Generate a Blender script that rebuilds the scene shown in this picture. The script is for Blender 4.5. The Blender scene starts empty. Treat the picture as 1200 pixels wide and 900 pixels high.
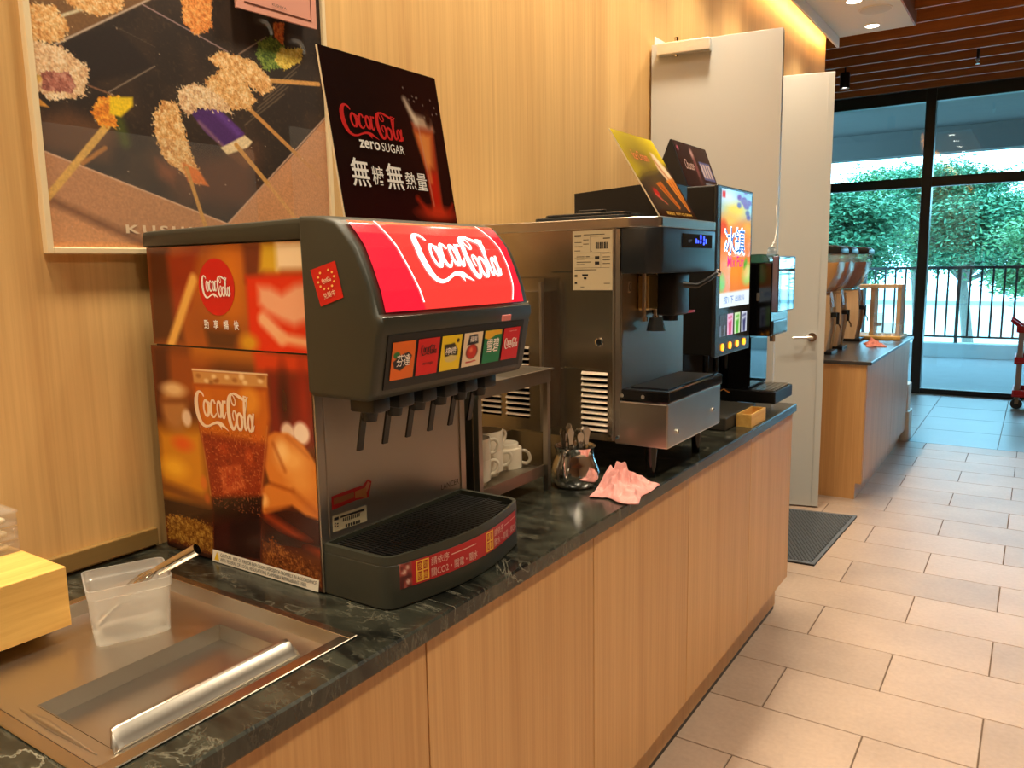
import bpy, bmesh, math, random
import numpy as np
from mathutils import Vector, Matrix

random.seed(7)
RNG = np.random.default_rng(11)
SC = bpy.context.scene
COL = SC.collection

# ------------------------------------------------------------------ camera
F_PX = 923.44
YAW, PITCH, ROLL = -0.588419, -0.147151, -0.017343
CAM = np.array([1.497, 0.0, 1.44])
_f = np.array([math.sin(YAW)*math.cos(PITCH), math.cos(YAW)*math.cos(PITCH), math.sin(PITCH)])
_r0 = np.array([math.cos(YAW), -math.sin(YAW), 0.0]); _u0 = np.cross(_r0, _f)
_r = math.cos(ROLL)*_r0 + math.sin(ROLL)*_u0
_u = -math.sin(ROLL)*_r0 + math.cos(ROLL)*_u0
CM = np.array([_r, _u, _f])
cd = bpy.data.cameras.new('camera'); cam = bpy.data.objects.new('camera', cd); COL.objects.link(cam)
cd.sensor_width = 36.0; cd.sensor_fit = 'HORIZONTAL'; cd.lens = F_PX/1200*36; cd.clip_start = 0.02; cd.clip_end = 300
mw = Matrix.Identity(4)
for i in range(3):
    mw[i][0] = _r[i]; mw[i][1] = _u[i]; mw[i][2] = -_f[i]; mw[i][3] = CAM[i]
cam.matrix_world = mw
SC.camera = cam

def ray(x, y): return CM.T @ np.array([(x-600)/F_PX, -(y-450)/F_PX, 1.0])
def PX(x, y, X): r = ray(x, y); return CAM + r*(X-CAM[0])/r[0]
def PY(x, y, Y): r = ray(x, y); return CAM + r*(Y-CAM[1])/r[1]
def PZ(x, y, Z): r = ray(x, y); return CAM + r*(Z-CAM[2])/r[2]

# ------------------------------------------------------------------ colour management, sky, lights
SC.view_settings.view_transform = 'Standard'
SC.view_settings.look = 'None'
SC.view_settings.gamma = 1.0
SC.view_settings.use_curve_mapping = False
SC.view_settings.exposure = 0.58

world = bpy.data.worlds.new('overcast_sky'); SC.world = world; world.use_nodes = True
wn = world.node_tree.nodes; wl = world.node_tree.links
bgn = wn['Background']; bgn.inputs['Color'].default_value = (0.30, 0.70, 1.0, 1); bgn.inputs['Strength'].default_value = 9.0

WARM = (1.0, 0.86, 0.63)
def spot(name, loc, energy, color=WARM, angle=110, blend=0.8, size=0.06, target=None, parent=None):
    l = bpy.data.lights.new(name, 'SPOT'); l.energy = energy; l.color = color
    l.spot_size = math.radians(angle); l.spot_blend = blend; l.shadow_soft_size = size
    o = bpy.data.objects.new(name, l); COL.objects.link(o); o.location = loc
    if target is not None:
        o.rotation_euler = (Vector(target)-Vector(loc)).to_track_quat('-Z', 'Y').to_euler()
    return o
BULK_LIGHTS = [6.515-.675*k for k in range(12, -1, -1)]     # downlights along the white bulkhead, x = .357
AISLE_LIGHTS = [(1.75, -1.2), (1.75, 0.6), (1.75, 2.4), (1.75, 4.2), (3.6, -0.8), (3.6, 1.4), (3.6, 3.6)]
E_BULK, E_AISLE, E_COVE = 68.0, 88.0, 26.0

# ------------------------------------------------------------------ helpers
def lin(c):
    c = np.asarray(c, float)/255.0
    return np.where(c <= 0.04045, c/12.92, ((c+0.055)/1.055)**2.4)
def S(r, g, b): v = lin((r, g, b)); return (float(v[0]), float(v[1]), float(v[2]), 1.0)

def new_mat(name):
    m = bpy.data.materials.new(name); m.use_nodes = True
    return m, m.node_tree.nodes, m.node_tree.links, m.node_tree.nodes['Principled BSDF']
def pbr(name, col, rough=0.5, metal=0.0, emit=None, estr=0.0, spec=0.5, noise=0.0, nscale=40, bump=0.0, bscale=200, coat=0.0):
    m, n, l, b = new_mat(name)
    b.inputs['Base Color'].default_value = col; b.inputs['Roughness'].default_value = rough
    b.inputs['Metallic'].default_value = metal; b.inputs['Specular IOR Level'].default_value = spec
    b.inputs['Coat Weight'].default_value = coat
    if emit: b.inputs['Emission Color'].default_value = emit; b.inputs['Emission Strength'].default_value = estr
    tc = None
    if noise or bump:
        tc = n.new('ShaderNodeTexCoord')
    if noise:
        t = n.new('ShaderNodeTexNoise'); t.inputs['Scale'].default_value = nscale; t.inputs['Detail'].default_value = 4
        l.new(tc.outputs['Object'], t.inputs['Vector'])
        mx = n.new('ShaderNodeMix'); mx.data_type = 'RGBA'
        mx.inputs['A'].default_value = tuple(c*(1-noise) for c in col[:3])+(1,)
        mx.inputs['B'].default_value = tuple(min(1, c*(1+noise)) for c in col[:3])+(1,)
        l.new(t.outputs['Fac'], mx.inputs['Factor']); l.new(mx.outputs['Result'], b.inputs['Base Color'])
    if bump:
        t2 = n.new('ShaderNodeTexNoise'); t2.inputs['Scale'].default_value = bscale
        l.new(tc.outputs['Object'], t2.inputs['Vector'])
        bp = n.new('ShaderNodeBump'); bp.inputs['Strength'].default_value = bump; bp.inputs['Distance'].default_value = 0.002
        l.new(t2.outputs['Fac'], bp.inputs['Height']); l.new(bp.outputs['Normal'], b.inputs['Normal'])
    return m
def wood(name, c1, c2, axis='Z', fine=55, stretch=1.3, rough=0.45, rings=0.0):
    m, n, l, b = new_mat(name)
    tc = n.new('ShaderNodeTexCoord'); mp = n.new('ShaderNodeMapping')
    sc = [fine, fine, fine]; sc['XYZ'.index(axis)] = stretch; mp.inputs['Scale'].default_value = sc
    l.new(tc.outputs['Object'], mp.inputs['Vector'])
    t = n.new('ShaderNodeTexNoise'); t.inputs['Scale'].default_value = 1.0; t.inputs['Detail'].default_value = 5; t.inputs['Roughness'].default_value = 0.65
    l.new(mp.outputs['Vector'], t.inputs['Vector'])
    mp2 = n.new('ShaderNodeMapping'); sc2 = [fine/9]*3; sc2['XYZ'.index(axis)] = stretch/3; mp2.inputs['Scale'].default_value = sc2
    l.new(tc.outputs['Object'], mp2.inputs['Vector'])
    t2 = n.new('ShaderNodeTexNoise'); t2.inputs['Scale'].default_value = 1.0; t2.inputs['Detail'].default_value = 2; t2.inputs['Distortion'].default_value = rings
    l.new(mp2.outputs['Vector'], t2.inputs['Vector'])
    ad = n.new('ShaderNodeMath'); ad.operation = 'MULTIPLY_ADD'; ad.inputs[1].default_value = 0.55
    l.new(t.outputs['Fac'], ad.inputs[0])
    ml = n.new('ShaderNodeMath'); ml.operation = 'MULTIPLY'; ml.inputs[1].default_value = 0.45
    l.new(t2.outputs['Fac'], ml.inputs[0]); l.new(ml.outputs[0], ad.inputs[2])
    r = n.new('ShaderNodeValToRGB'); r.color_ramp.elements[0].position = 0.33; r.color_ramp.elements[1].position = 0.66
    r.color_ramp.elements[0].color = c1; r.color_ramp.elements[1].color = c2
    l.new(ad.outputs[0], r.inputs['Fac']); l.new(r.outputs['Color'], b.inputs['Base Color'])
    b.inputs['Roughness'].default_value = rough
    bp = n.new('ShaderNodeBump'); bp.inputs['Strength'].default_value = 0.12; bp.inputs['Distance'].default_value = 0.0008
    l.new(t.outputs['Fac'], bp.inputs['Height']); l.new(bp.outputs['Normal'], b.inputs['Normal'])
    return m
def steel(name, col=(0.62, 0.58, 0.52, 1), rough=0.3, axis='Y', amt=0.03):
    m, n, l, b = new_mat(name)
    b.inputs['Metallic'].default_value = 1.0; b.inputs['Base Color'].default_value = col
    tc = n.new('ShaderNodeTexCoord'); mp = n.new('ShaderNodeMapping')
    sc = [900, 900, 900]; sc['XYZ'.index(axis)] = 8; mp.inputs['Scale'].default_value = sc
    l.new(tc.outputs['Object'], mp.inputs['Vector'])
    t = n.new('ShaderNodeTexNoise'); t.inputs['Scale'].default_value = 1.0; t.inputs['Detail'].default_value = 3
    l.new(mp.outputs['Vector'], t.inputs['Vector'])
    mr = n.new('ShaderNodeMapRange'); mr.inputs['To Min'].default_value = max(0.02, rough-amt); mr.inputs['To Max'].default_value = rough+amt
    l.new(t.outputs['Fac'], mr.inputs['Value']); l.new(mr.outputs['Result'], b.inputs['Roughness'])
    return m
def clear(name, tint=(1, 1, 1, 1), refl=0.1, haze=0.0, hazecol=(1, 1, 1, 1), rough=0.02, fres=True):
    """thin clear sheet: transparent + a little gloss + optional milky diffuse"""
    m = bpy.data.materials.new(name); m.use_nodes = True; n = m.node_tree.nodes; l = m.node_tree.links
    n.remove(n['Principled BSDF']); out = n['Material Output']
    tr = n.new('ShaderNodeBsdfTransparent'); tr.inputs['Color'].default_value = tint
    gl = n.new('ShaderNodeBsdfGlossy'); gl.inputs['Roughness'].default_value = rough
    fr = n.new('ShaderNodeFresnel'); fr.inputs['IOR'].default_value = 1.45
    ad = n.new('ShaderNodeMath'); ad.operation = 'ADD'; ad.use_clamp = True; ad.inputs[1].default_value = refl-0.04 if (refl > 0.04 and fres) else 0.0
    if fres: l.new(fr.outputs[0], ad.inputs[0])
    else: ad.inputs[0].default_value = refl
    base = tr
    if haze > 0:
        df = n.new('ShaderNodeBsdfDiffuse'); df.inputs['Color'].default_value = hazecol
        tl = n.new('ShaderNodeBsdfTranslucent'); tl.inputs['Color'].default_value = hazecol
        a2 = n.new('ShaderNodeMixShader'); a2.inputs[0].default_value = 0.5; l.new(df.outputs[0], a2.inputs[1]); l.new(tl.outputs[0], a2.inputs[2])
        mh = n.new('ShaderNodeMixShader'); mh.inputs[0].default_value = haze
        l.new(tr.outputs[0], mh.inputs[1]); l.new(a2.outputs[0], mh.inputs[2]); base = mh
    mx = n.new('ShaderNodeMixShader'); l.new(ad.outputs[0], mx.inputs[0]); l.new(base.outputs[0], mx.inputs[1]); l.new(gl.outputs[0], mx.inputs[2])
    l.new(mx.outputs[0], out.inputs['Surface'])
    return m
def print_mat(name, rough=0.35, emit=0.0, gain=1.0, coat=0.0):
    """printed picture: colours stored per vertex"""
    m, n, l, b = new_mat(name)
    at = n.new('ShaderNodeAttribute'); at.attribute_name = 'ink'
    src = at.outputs['Color']
    if gain != 1.0:
        mx = n.new('ShaderNodeMix'); mx.data_type = 'RGBA'; mx.blend_type = 'MULTIPLY'; mx.inputs['Factor'].default_value = 1
        mx.inputs['B'].default_value = (gain, gain, gain, 1); l.new(src, mx.inputs['A']); src = mx.outputs['Result']
    if emit > 0:
        b.inputs['Base Color'].default_value = (0.02, 0.02, 0.02, 1)
        l.new(src, b.inputs['Emission Color']); b.inputs['Emission Strength'].default_value = emit
    else:
        l.new(src, b.inputs['Base Color'])
    b.inputs['Roughness'].default_value = rough; b.inputs['Coat Weight'].default_value = coat
    return m

class G:
    def __init__(s): s.v = []; s.f = []
    def add(s, vs, fs):
        o = len(s.v); s.v += [tuple(map(float, p)) for p in vs]; s.f += [tuple(i+o for i in f) for f in fs]; return s
    def box(s, x0, y0, z0, x1, y1, z1, b=0.0, seg=2):
        x0, x1 = min(x0, x1), max(x0, x1); y0, y1 = min(y0, y1), max(y0, y1); z0, z1 = min(z0, z1), max(z0, z1)
        vs = [(x0, y0, z0), (x1, y0, z0), (x1, y1, z0), (x0, y1, z0), (x0, y0, z1), (x1, y0, z1), (x1, y1, z1), (x0, y1, z1)]
        fs = [(0, 3, 2, 1), (4, 5, 6, 7), (0, 1, 5, 4), (1, 2, 6, 5), (2, 3, 7, 6), (3, 0, 4, 7)]
        if b <= 0: return s.add(vs, fs)
        bm = bmesh.new(); bv = [bm.verts.new(p) for p in vs]
        for f in fs: bm.faces.new([bv[i] for i in f])
        b = min(b, (x1-x0)/2.01, (y1-y0)/2.01, (z1-z0)/2.01)
        bmesh.ops.bevel(bm, geom=bm.edges[:], offset=b, segments=seg, affect='EDGES', profile=0.5)
        return s._bm(bm)
    def holed_box(s, x0, y0, z0, x1, y1, z1, holes):
        """hollow box whose y0 face has rectangular openings (hx0, hz0, hx1, hz1)"""
        xs = sorted({x0, x1, *[h[0] for h in holes], *[h[2] for h in holes]}); zs = sorted({z0, z1, *[h[1] for h in holes], *[h[3] for h in holes]})
        nx, nz = len(xs), len(zs); vs = [(x, y0, z) for z in zs for x in xs]; fs = []
        for j in range(nz-1):
            for i in range(nx-1):
                cx, cz = (xs[i]+xs[i+1])/2, (zs[j]+zs[j+1])/2
                if not any(h[0] < cx < h[2] and h[1] < cz < h[3] for h in holes): fs.append((j*nx+i, j*nx+i+1, (j+1)*nx+i+1, (j+1)*nx+i))
        a, b, c, d = 0, nx-1, nz*nx-1, (nz-1)*nx; k = len(vs); vs += [(x0, y1, z0), (x1, y1, z0), (x1, y1, z1), (x0, y1, z1)]
        fs += [(k+3, k+2, k+1, k), (b, a, k, k+1), (c, b, k+1, k+2), (d, c, k+2, k+3), (a, d, k+3, k)]
        return s.add(vs, fs)
    def _bm(s, bm):
        bm.verts.index_update()
        s.add([v.co for v in bm.verts], [[v.index for v in f.verts] for f in bm.faces]); bm.free(); return s
    def prism(s, pts, axis, lo, hi, b=0.0, seg=2):
        """extrude a 2D polygon along an axis; pts are the two other coords in XYZ order"""
        def mk(p, h):
            return {'X': (h, p[0], p[1]), 'Y': (p[0], h, p[1]), 'Z': (p[0], p[1], h)}[axis]
        n = len(pts); bm = bmesh.new()
        A = [bm.verts.new(mk(p, lo)) for p in pts]; B = [bm.verts.new(mk(p, hi)) for p in pts]
        bm.faces.new(A); bm.faces.new(B[::-1])
        for i in range(n): bm.faces.new((A[i], B[i], B[(i+1) % n], A[(i+1) % n]))
        bmesh.ops.recalc_face_normals(bm, faces=bm.faces[:])
        if b > 0:
            cap = [e for e in bm.edges if (e.verts[0] in A and e.verts[1] in A) or (e.verts[0] in B and e.verts[1] in B)]
            bmesh.ops.bevel(bm, geom=cap, offset=b, segments=seg, affect='EDGES', profile=0.5)
        return s._bm(bm)
    def cyl(s, p0, p1, r0, r1=None, n=16, caps=True):
        r1 = r0 if r1 is None else r1
        p0 = Vector(p0); p1 = Vector(p1); d = (p1-p0).normalized()
        a = d.orthogonal().normalized(); c = d.cross(a)
        vs = []
        for p, r in ((p0, r0), (p1, r1)):
            for i in range(n):
                t = 2*math.pi*i/n; vs.append(p+a*(r*math.cos(t))+c*(r*math.sin(t)))
        fs = [(i, (i+1) % n, n+(i+1) % n, n+i) for i in range(n)]
        if caps: fs += [tuple(range(n))[::-1], tuple(range(n, 2*n))]
        return s.add(vs, fs)
    def tube(s, pts, r, n=8):
        pts = [Vector(p) for p in pts]; rs = r if isinstance(r, (list, tuple)) else [r]*len(pts)
        vs = []; prev = None
        for i, p in enumerate(pts):
            d = (pts[min(i+1, len(pts)-1)]-pts[max(i-1, 0)]).normalized()
            a = d.orthogonal().normalized() if prev is None else (prev-d*prev.dot(d)).normalized()
            prev = a; c = d.cross(a)
            vs += [p+a*(rs[i]*math.cos(2*math.pi*k/n))+c*(rs[i]*math.sin(2*math.pi*k/n)) for k in range(n)]
        fs = []
        for i in range(len(pts)-1):
            fs += [(i*n+k, i*n+(k+1) % n, (i+1)*n+(k+1) % n, (i+1)*n+k) for k in range(n)]
        fs += [tuple(range(n))[::-1], tuple(range((len(pts)-1)*n, len(pts)*n))]
        return s.add(vs, fs)
    def lathe(s, prof, c=(0, 0, 0), n=28):
        vs = []
        for r, z in prof:
            vs += [(c[0]+r*math.cos(2*math.pi*k/n), c[1]+r*math.sin(2*math.pi*k/n), c[2]+z) for k in range(n)]
        fs = []
        for i in range(len(prof)-1):
            fs += [(i*n+k, i*n+(k+1) % n, (i+1)*n+(k+1) % n, (i+1)*n+k) for k in range(n)]
        return s.add(vs, fs)
    def quad(s, a, b, c, d): return s.add([a, b, c, d], [(0, 1, 2, 3)])
    def slab(s, a, b, c, d, t):
        """thin board from 4 corners (front face), thickness t behind"""
        a, b, c, d = (Vector(p) for p in (a, b, c, d)); n = (b-a).cross(d-a).normalized()*t
        vs = [a, b, c, d, a-n, b-n, c-n, d-n]
        return s.add(vs, [(0, 1, 2, 3), (7, 6, 5, 4), (0, 4, 5, 1), (1, 5, 6, 2), (2, 6, 7, 3), (3, 7, 4, 0)])
    def obj(s, name, mat, parent=None, smooth=False, loc=None):
        org = Vector((0, 0, 0)); p = parent
        while p is not None: org += Vector(p.location); p = p.parent
        if loc is not None: org = org*0 + Vector(loc) if parent is None else org+Vector(loc)
        me = bpy.data.meshes.new(name)
        me.from_pydata([(v[0]-org.x, v[1]-org.y, v[2]-org.z) for v in s.v], [], s.f)
        me.materials.append(mat)
        if smooth:
            me.polygons.foreach_set('use_smooth', [True]*len(me.polygons))
            try: me.set_sharp_from_angle(angle=math.radians(38))
            except Exception: pass
        me.update()
        o = bpy.data.objects.new(name, me); COL.objects.link(o); o.parent = parent
        if loc is not None: o.location = loc
        return o
def tag(o, label, cat, group=None, kind=None):
    if label: o['label'] = label
    if cat: o['category'] = cat
    if group: o['group'] = group
    if kind: o['kind'] = kind
    return o
def thing(name, label, cat, loc=(0, 0, 0), group=None):
    o = bpy.data.objects.new(name, None); COL.objects.link(o); o.location = loc; o.empty_display_size = 0.05
    return tag(o, label, cat, group)
def struct(o): o['kind'] = 'structure'; return o
def rot_children(root, rz): root.rotation_euler[2] = rz
def copy_tree(o, parent=None, loc=None, label=None):
    c = o.copy(); COL.objects.link(c); c.parent = parent
    if loc is not None: c.location = loc
    if label: c['label'] = label
    for ch in list(o.children): copy_tree(ch, c)
    return c
def rpoly(pts, r, seg=5):
    """round the corners of a 2D polygon"""
    out = []; n = len(pts); rs = r if isinstance(r, (list, tuple)) else [r]*n
    for i in range(n):
        p0 = np.array(pts[i-1], float); p = np.array(pts[i], float); p1 = np.array(pts[(i+1) % n], float); q = rs[i]
        if q <= 0: out.append(tuple(p)); continue
        a = p+(p0-p)/np.linalg.norm(p0-p)*min(q, np.linalg.norm(p0-p)*.49); b = p+(p1-p)/np.linalg.norm(p1-p)*min(q, np.linalg.norm(p1-p)*.49)
        for k in range(seg+1):
            t = k/seg; out.append(tuple((1-t)**2*a+2*t*(1-t)*p+t*t*b))
    return out

# ---- printed pictures: painted on a numpy canvas, stored as per-vertex ink on a fine grid
def vnoise(h, w, cell, seed=0):
    r = np.random.default_rng(seed); gh = int(h/cell)+3; gw = int(w/cell)+3; g = r.random((gh, gw))
    y = np.arange(h)/cell; x = np.arange(w)/cell; yi = y.astype(int); xi = x.astype(int); fy = (y-yi)[:, None]; fx = (x-xi)[None, :]
    fy = fy*fy*(3-2*fy); fx = fx*fx*(3-2*fx)
    a = g[yi][:, xi]; b = g[yi][:, xi+1]; c = g[yi+1][:, xi]; d = g[yi+1][:, xi+1]
    return (a*(1-fx)+b*fx)*(1-fy)+(c*(1-fx)+d*fx)*fy
class Paint:
    """canvas over the pixel box x0,y0..x1,y1 of whatever 2D frame the picture is described in"""
    def __init__(s, x0, y0, x1, y1, w, h, bg):
        s.w, s.h = w, h; s.box = (x0, y0, x1, y1)
        s.X, s.Y = np.meshgrid(np.linspace(x0, x1, w), np.linspace(y0, y1, h)); s.px = (x1-x0)/w
        s.a = np.zeros((h, w, 3))+np.array(bg, float)
    def mix(s, m, col):
        m = np.clip(m, 0, 1)[..., None]; col = np.array(col, float); s.a = s.a*(1-m)+col*m
    def sd(s, pts):
        P = np.array(pts, float); n = len(P); d = np.full(s.X.shape, 1e9); ins = np.zeros(s.X.shape, bool)
        for i in range(n):
            a = P[i]; b = P[(i+1) % n]; e = b-a; wx = s.X-a[0]; wy = s.Y-a[1]
            t = np.clip((wx*e[0]+wy*e[1])/(e@e+1e-12), 0, 1)
            d = np.minimum(d, np.hypot(wx-t*e[0], wy-t*e[1]))
            c = ((a[1] > s.Y) != (b[1] > s.Y))
            with np.errstate(divide='ignore', invalid='ignore'):
                xx = a[0]+(s.Y-a[1])*(b[0]-a[0])/(b[1]-a[1] if b[1] != a[1] else 1e-9)
            ins ^= c & (s.X < xx)
        return np.where(ins, -d, d)
    def poly(s, pts, col, blur=1.0, alpha=1.0, rough=0.0, rs=3, seed=1):
        d = s.sd(pts)
        if rough: d = d+(vnoise(s.h, s.w, max(1.5, rs/s.px), seed)-.5)*rough
        s.mix(alpha*np.clip(.5-d/blur, 0, 1), col); return d
    def ell(s, cx, cy, rx, ry, col, blur=1.0, alpha=1.0):
        d = (np.hypot((s.X-cx)/rx, (s.Y-cy)/ry)-1)*min(rx, ry); s.mix(alpha*np.clip(.5-d/blur, 0, 1), col)
    def line(s, p, q, wd, col, blur=1.0, alpha=1.0, wd2=None):
        p = np.array(p, float); q = np.array(q, float); e = q-p; wx = s.X-p[0]; wy = s.Y-p[1]
        t = np.clip((wx*e[0]+wy*e[1])/(e@e), 0, 1); d = np.hypot(wx-t*e[0], wy-t*e[1])
        ww = wd if wd2 is None else wd+(wd2-wd)*t
        s.mix(alpha*np.clip(.5-(d-ww/2)/blur, 0, 1), col)
    def crumb(s, pts, base, light, dark, seed=1, rough=5):
        d = s.poly(pts, base, 1.2, 1, rough, 3, seed)
        m = np.clip(.5-(d+(vnoise(s.h, s.w, max(1.5, 3/s.px), seed)-.5)*rough)/1.2, 0, 1)
        n = .55*vnoise(s.h, s.w, max(1.2, 2.2/s.px), seed+5)+.45*vnoise(s.h, s.w, max(2, 7/s.px), seed+9)
        s.mix(m*np.clip((n-.5)*4, 0, 1)*.8, light); s.mix(m*np.clip((.45-n)*4, 0, 1)*.75, dark)
    def grain(s, amt, cell=2, seed=3):
        s.a = s.a*(1+amt*(vnoise(s.h, s.w, cell, seed)-.5)[..., None]*2)
    def mesh(s, name, fn, mat, parent=None, loc=None, label=None):
        """fn(X,Y arrays in the frame of the picture) -> (h,w,3) world points"""
        P = fn(s.X, s.Y).reshape(-1, 3); h, w = s.h, s.w
        i = (np.arange(h-1)[:, None]*w+np.arange(w-1)[None, :]).reshape(-1)
        F = np.stack([i, i+1, i+w+1, i+w], 1)
        org = np.zeros(3); p = parent
        while p is not None: org += np.array(p.location); p = p.parent
        me = bpy.data.meshes.new(name); me.vertices.add(len(P)); me.vertices.foreach_set('co', (P-org).astype(np.float32).ravel())
        me.loops.add(F.size); me.loops.foreach_set('vertex_index', F.astype(np.int32).ravel())
        me.polygons.add(len(F)); me.polygons.foreach_set('loop_start', (np.arange(len(F))*4).astype(np.int32))
        me.polygons.foreach_set('use_smooth', np.ones(len(F), bool))
        me.update(calc_edges=True); me.validate()
        at = me.attributes.new('ink', 'FLOAT_COLOR', 'POINT')
        c = np.concatenate([lin(np.clip(s.a, 0, 255)).reshape(-1, 3), np.ones((h*w, 1))], 1)
        at.data.foreach_set('color', c.astype(np.float32).ravel())
        me.materials.append(mat)
        o = bpy.data.objects.new(name, me); COL.objects.link(o); o.parent = parent
        if label: o['label'] = label
        return o
def on_plane(axis, val):
    """photo pixels -> points of a world plane"""
    k = 'XYZ'.index(axis)
    def fn(X, Y):
        d = np.stack([(X-600)/F_PX, -(Y-450)/F_PX, np.ones_like(X)], -1) @ CM
        return CAM + d*((val-CAM[k])/d[..., k])[..., None]
    return fn
def bilerp(a, b, c, d):
    """unit square (0,0)=top-left a, b top-right, c bottom-right, d bottom-left"""
    a, b, c, d = (np.array(p, float) for p in (a, b, c, d))
    def fn(X, Y):
        X = np.asarray(X, float)[..., None]; Y = np.asarray(Y, float)[..., None]
        return a*(1-X)*(1-Y)+b*X*(1-Y)+c*X*Y+d*(1-X)*Y
    return fn

# ---- flat lettering
def text2d(body, spacing=1.0, bold=0.0):
    c = bpy.data.curves.new('lettering', 'FONT'); c.body = body; c.space_character = spacing; c.resolution_u = 3
    c.offset = bold
    o = bpy.data.objects.new('lettering', c); COL.objects.link(o)
    dg = bpy.context.evaluated_depsgraph_get(); me = bpy.data.meshes.new_from_object(o.evaluated_get(dg))
    V = np.array([v.co[:2] for v in me.vertices]); Fc = [tuple(p.vertices) for p in me.polygons]
    bpy.data.objects.remove(o); bpy.data.curves.remove(c); bpy.data.meshes.remove(me)
    lo = V.min(0); hi = V.max(0)
    return (V-lo)/(hi-lo), Fc, (hi-lo)[0]/(hi-lo)[1]
def lettering(body, fn, box, mat, parent, spacing=1.0, bold=0.0, name='lettering', rot=0.0):
    """fit text in box (x0,y0,x1,y1) (y0 = top) of the frame that fn maps to 3D"""
    V, Fc, asp = text2d(body, spacing, bold)
    x = box[0]+V[:, 0]*(box[2]-box[0]); y = box[3]+V[:, 1]*(box[1]-box[3])
    if rot:
        cx, cy = (box[0]+box[2])/2, (box[1]+box[3])/2; cr, sr = math.cos(rot), math.sin(rot)
        x, y = cx+(x-cx)*cr-(y-cy)*sr, cy+(x-cx)*sr+(y-cy)*cr
    P = fn(x, y); g = G(); g.add(P, Fc); return g.obj(name, mat, parent)
def crom(pts, k=7):
    P = np.array(pts, float); out = []
    for i in range(len(P)-1):
        p0 = P[max(i-1, 0)]; p1 = P[i]; p2 = P[i+1]; p3 = P[min(i+2, len(P)-1)]
        for j in range(k):
            t = j/k; out.append(.5*((2*p1)+(p2-p0)*t+(2*p0-5*p1+4*p2-p3)*t*t+(-p0+3*p1-3*p2+p3)*t**3))
    out.append(P[-1]); return np.array(out)
def _ell(cx, cy, rx, ry, wa, wb, sl=.06):
    r = []
    for k in range(17):
        t = 2*math.pi*k/16+math.pi/2
        r.append((cx+rx*math.cos(t)-sl*ry*math.sin(t)*-1, cy+ry*math.sin(t), wa+(wb-wa)*(0.5-0.5*math.cos(t))))
    return r
SCRIPT = [
    [(268, 245, 14), (248, 207, 24), (213, 187, 28), (180, 203, 40), (157, 262, 52), (151, 350, 56), (162, 440, 56), (186, 520, 52), (222, 575, 44), (268, 598, 34), (322, 590, 26), (380, 560, 25), (440, 537, 32), (500, 543, 46), (550, 568, 28), (612, 607, 4)],
    [(470, 545, 20), (495, 565, 26), (512, 606, 4)],
    _ell(297, 382, 36, 92, 36, 24), [(330, 300, 12), (350, 320, 14), (366, 345, 14)],
    [(428, 325, 24), (414, 288, 22), (388, 283, 26), (367, 340, 36), (364, 410, 36), (381, 463, 32), (412, 472, 24), (446, 425, 10)],
    _ell(487, 380, 28, 88, 32, 24), [(541, 278, 24), (532, 380, 30), (534, 450, 30), (556, 470, 20), (585, 400, 7)],
    [(555, 292, 30), (582, 292, 30)],
    [(668, 197, 26), (628, 240, 42), (616, 320, 46), (621, 420, 48), (641, 510, 46), (676, 572, 38), (712, 540, 28), (726, 460, 24), (711, 392, 22), (686, 382, 14), (676, 430, 16), (690, 480, 12)],
    [(655, 205, 14), (655, 255, 14), (676, 310, 18), (704, 318, 16), (713, 280, 14), (693, 232, 12), (668, 205, 14), (700, 198, 26), (760, 225, 32), (810, 248, 30), (852, 262, 28), (884, 225, 5)],
    _ell(770, 487, 34, 85, 32, 24), [(800, 410, 10), (815, 440, 12), (832, 420, 12)],
    [(826, 215, 18), (833, 330, 30), (838, 430, 30), (845, 520, 30), (863, 558, 22), (893, 490, 7)],
    [(832, 225, 10), (862, 235, 12), (857, 330, 12), (838, 430, 10)],
    _ell(915, 487, 27, 80, 30, 24), [(957, 385, 24), (947, 480, 28), (951, 558, 24), (975, 500, 7)],
]
def script_logo(fn, box, mat, parent, name='script_lettering', thin=1.0):
    """the flowing cola word mark, as ribbons of changing width; box in the frame of fn"""
    g = G(); sx = (box[2]-box[0])/862.0; sy = (box[3]-box[1])/440.0
    c0, c1, c2 = (np.array(fn(np.array(float(u)), np.array(float(v))), float) for u, v in ((box[0], box[1]), (box[2], box[1]), (box[0], box[3])))
    nv = np.cross(c1-c0, c2-c0); nv /= np.linalg.norm(nv)
    if nv @ (CAM-c0) < 0: nv = -nv
    for si, st in enumerate(SCRIPT):
        C = crom(st); T = np.gradient(C[:, :2], axis=0); T /= np.linalg.norm(T, axis=1)[:, None]+1e-9
        N = np.stack([-T[:, 1], T[:, 0]], 1)*(C[:, 2:3]/2*thin)
        A = C[:, :2]+N; B = C[:, :2]-N; n = len(C)
        Q = np.concatenate([A, B]); P = fn(box[0]+(Q[:, 0]-128)*sx, box[1]+(Q[:, 1]-170)*sy)
        tt = np.linspace(0, 1, n); P = P+nv[None, :]*((si+np.concatenate([tt, tt]))*3.0e-5)[:, None]
        g.add(P, [(i, i+1, n+i+1, n+i) for i in range(n-1)])
    return g.obj(name, mat, parent)

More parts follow.
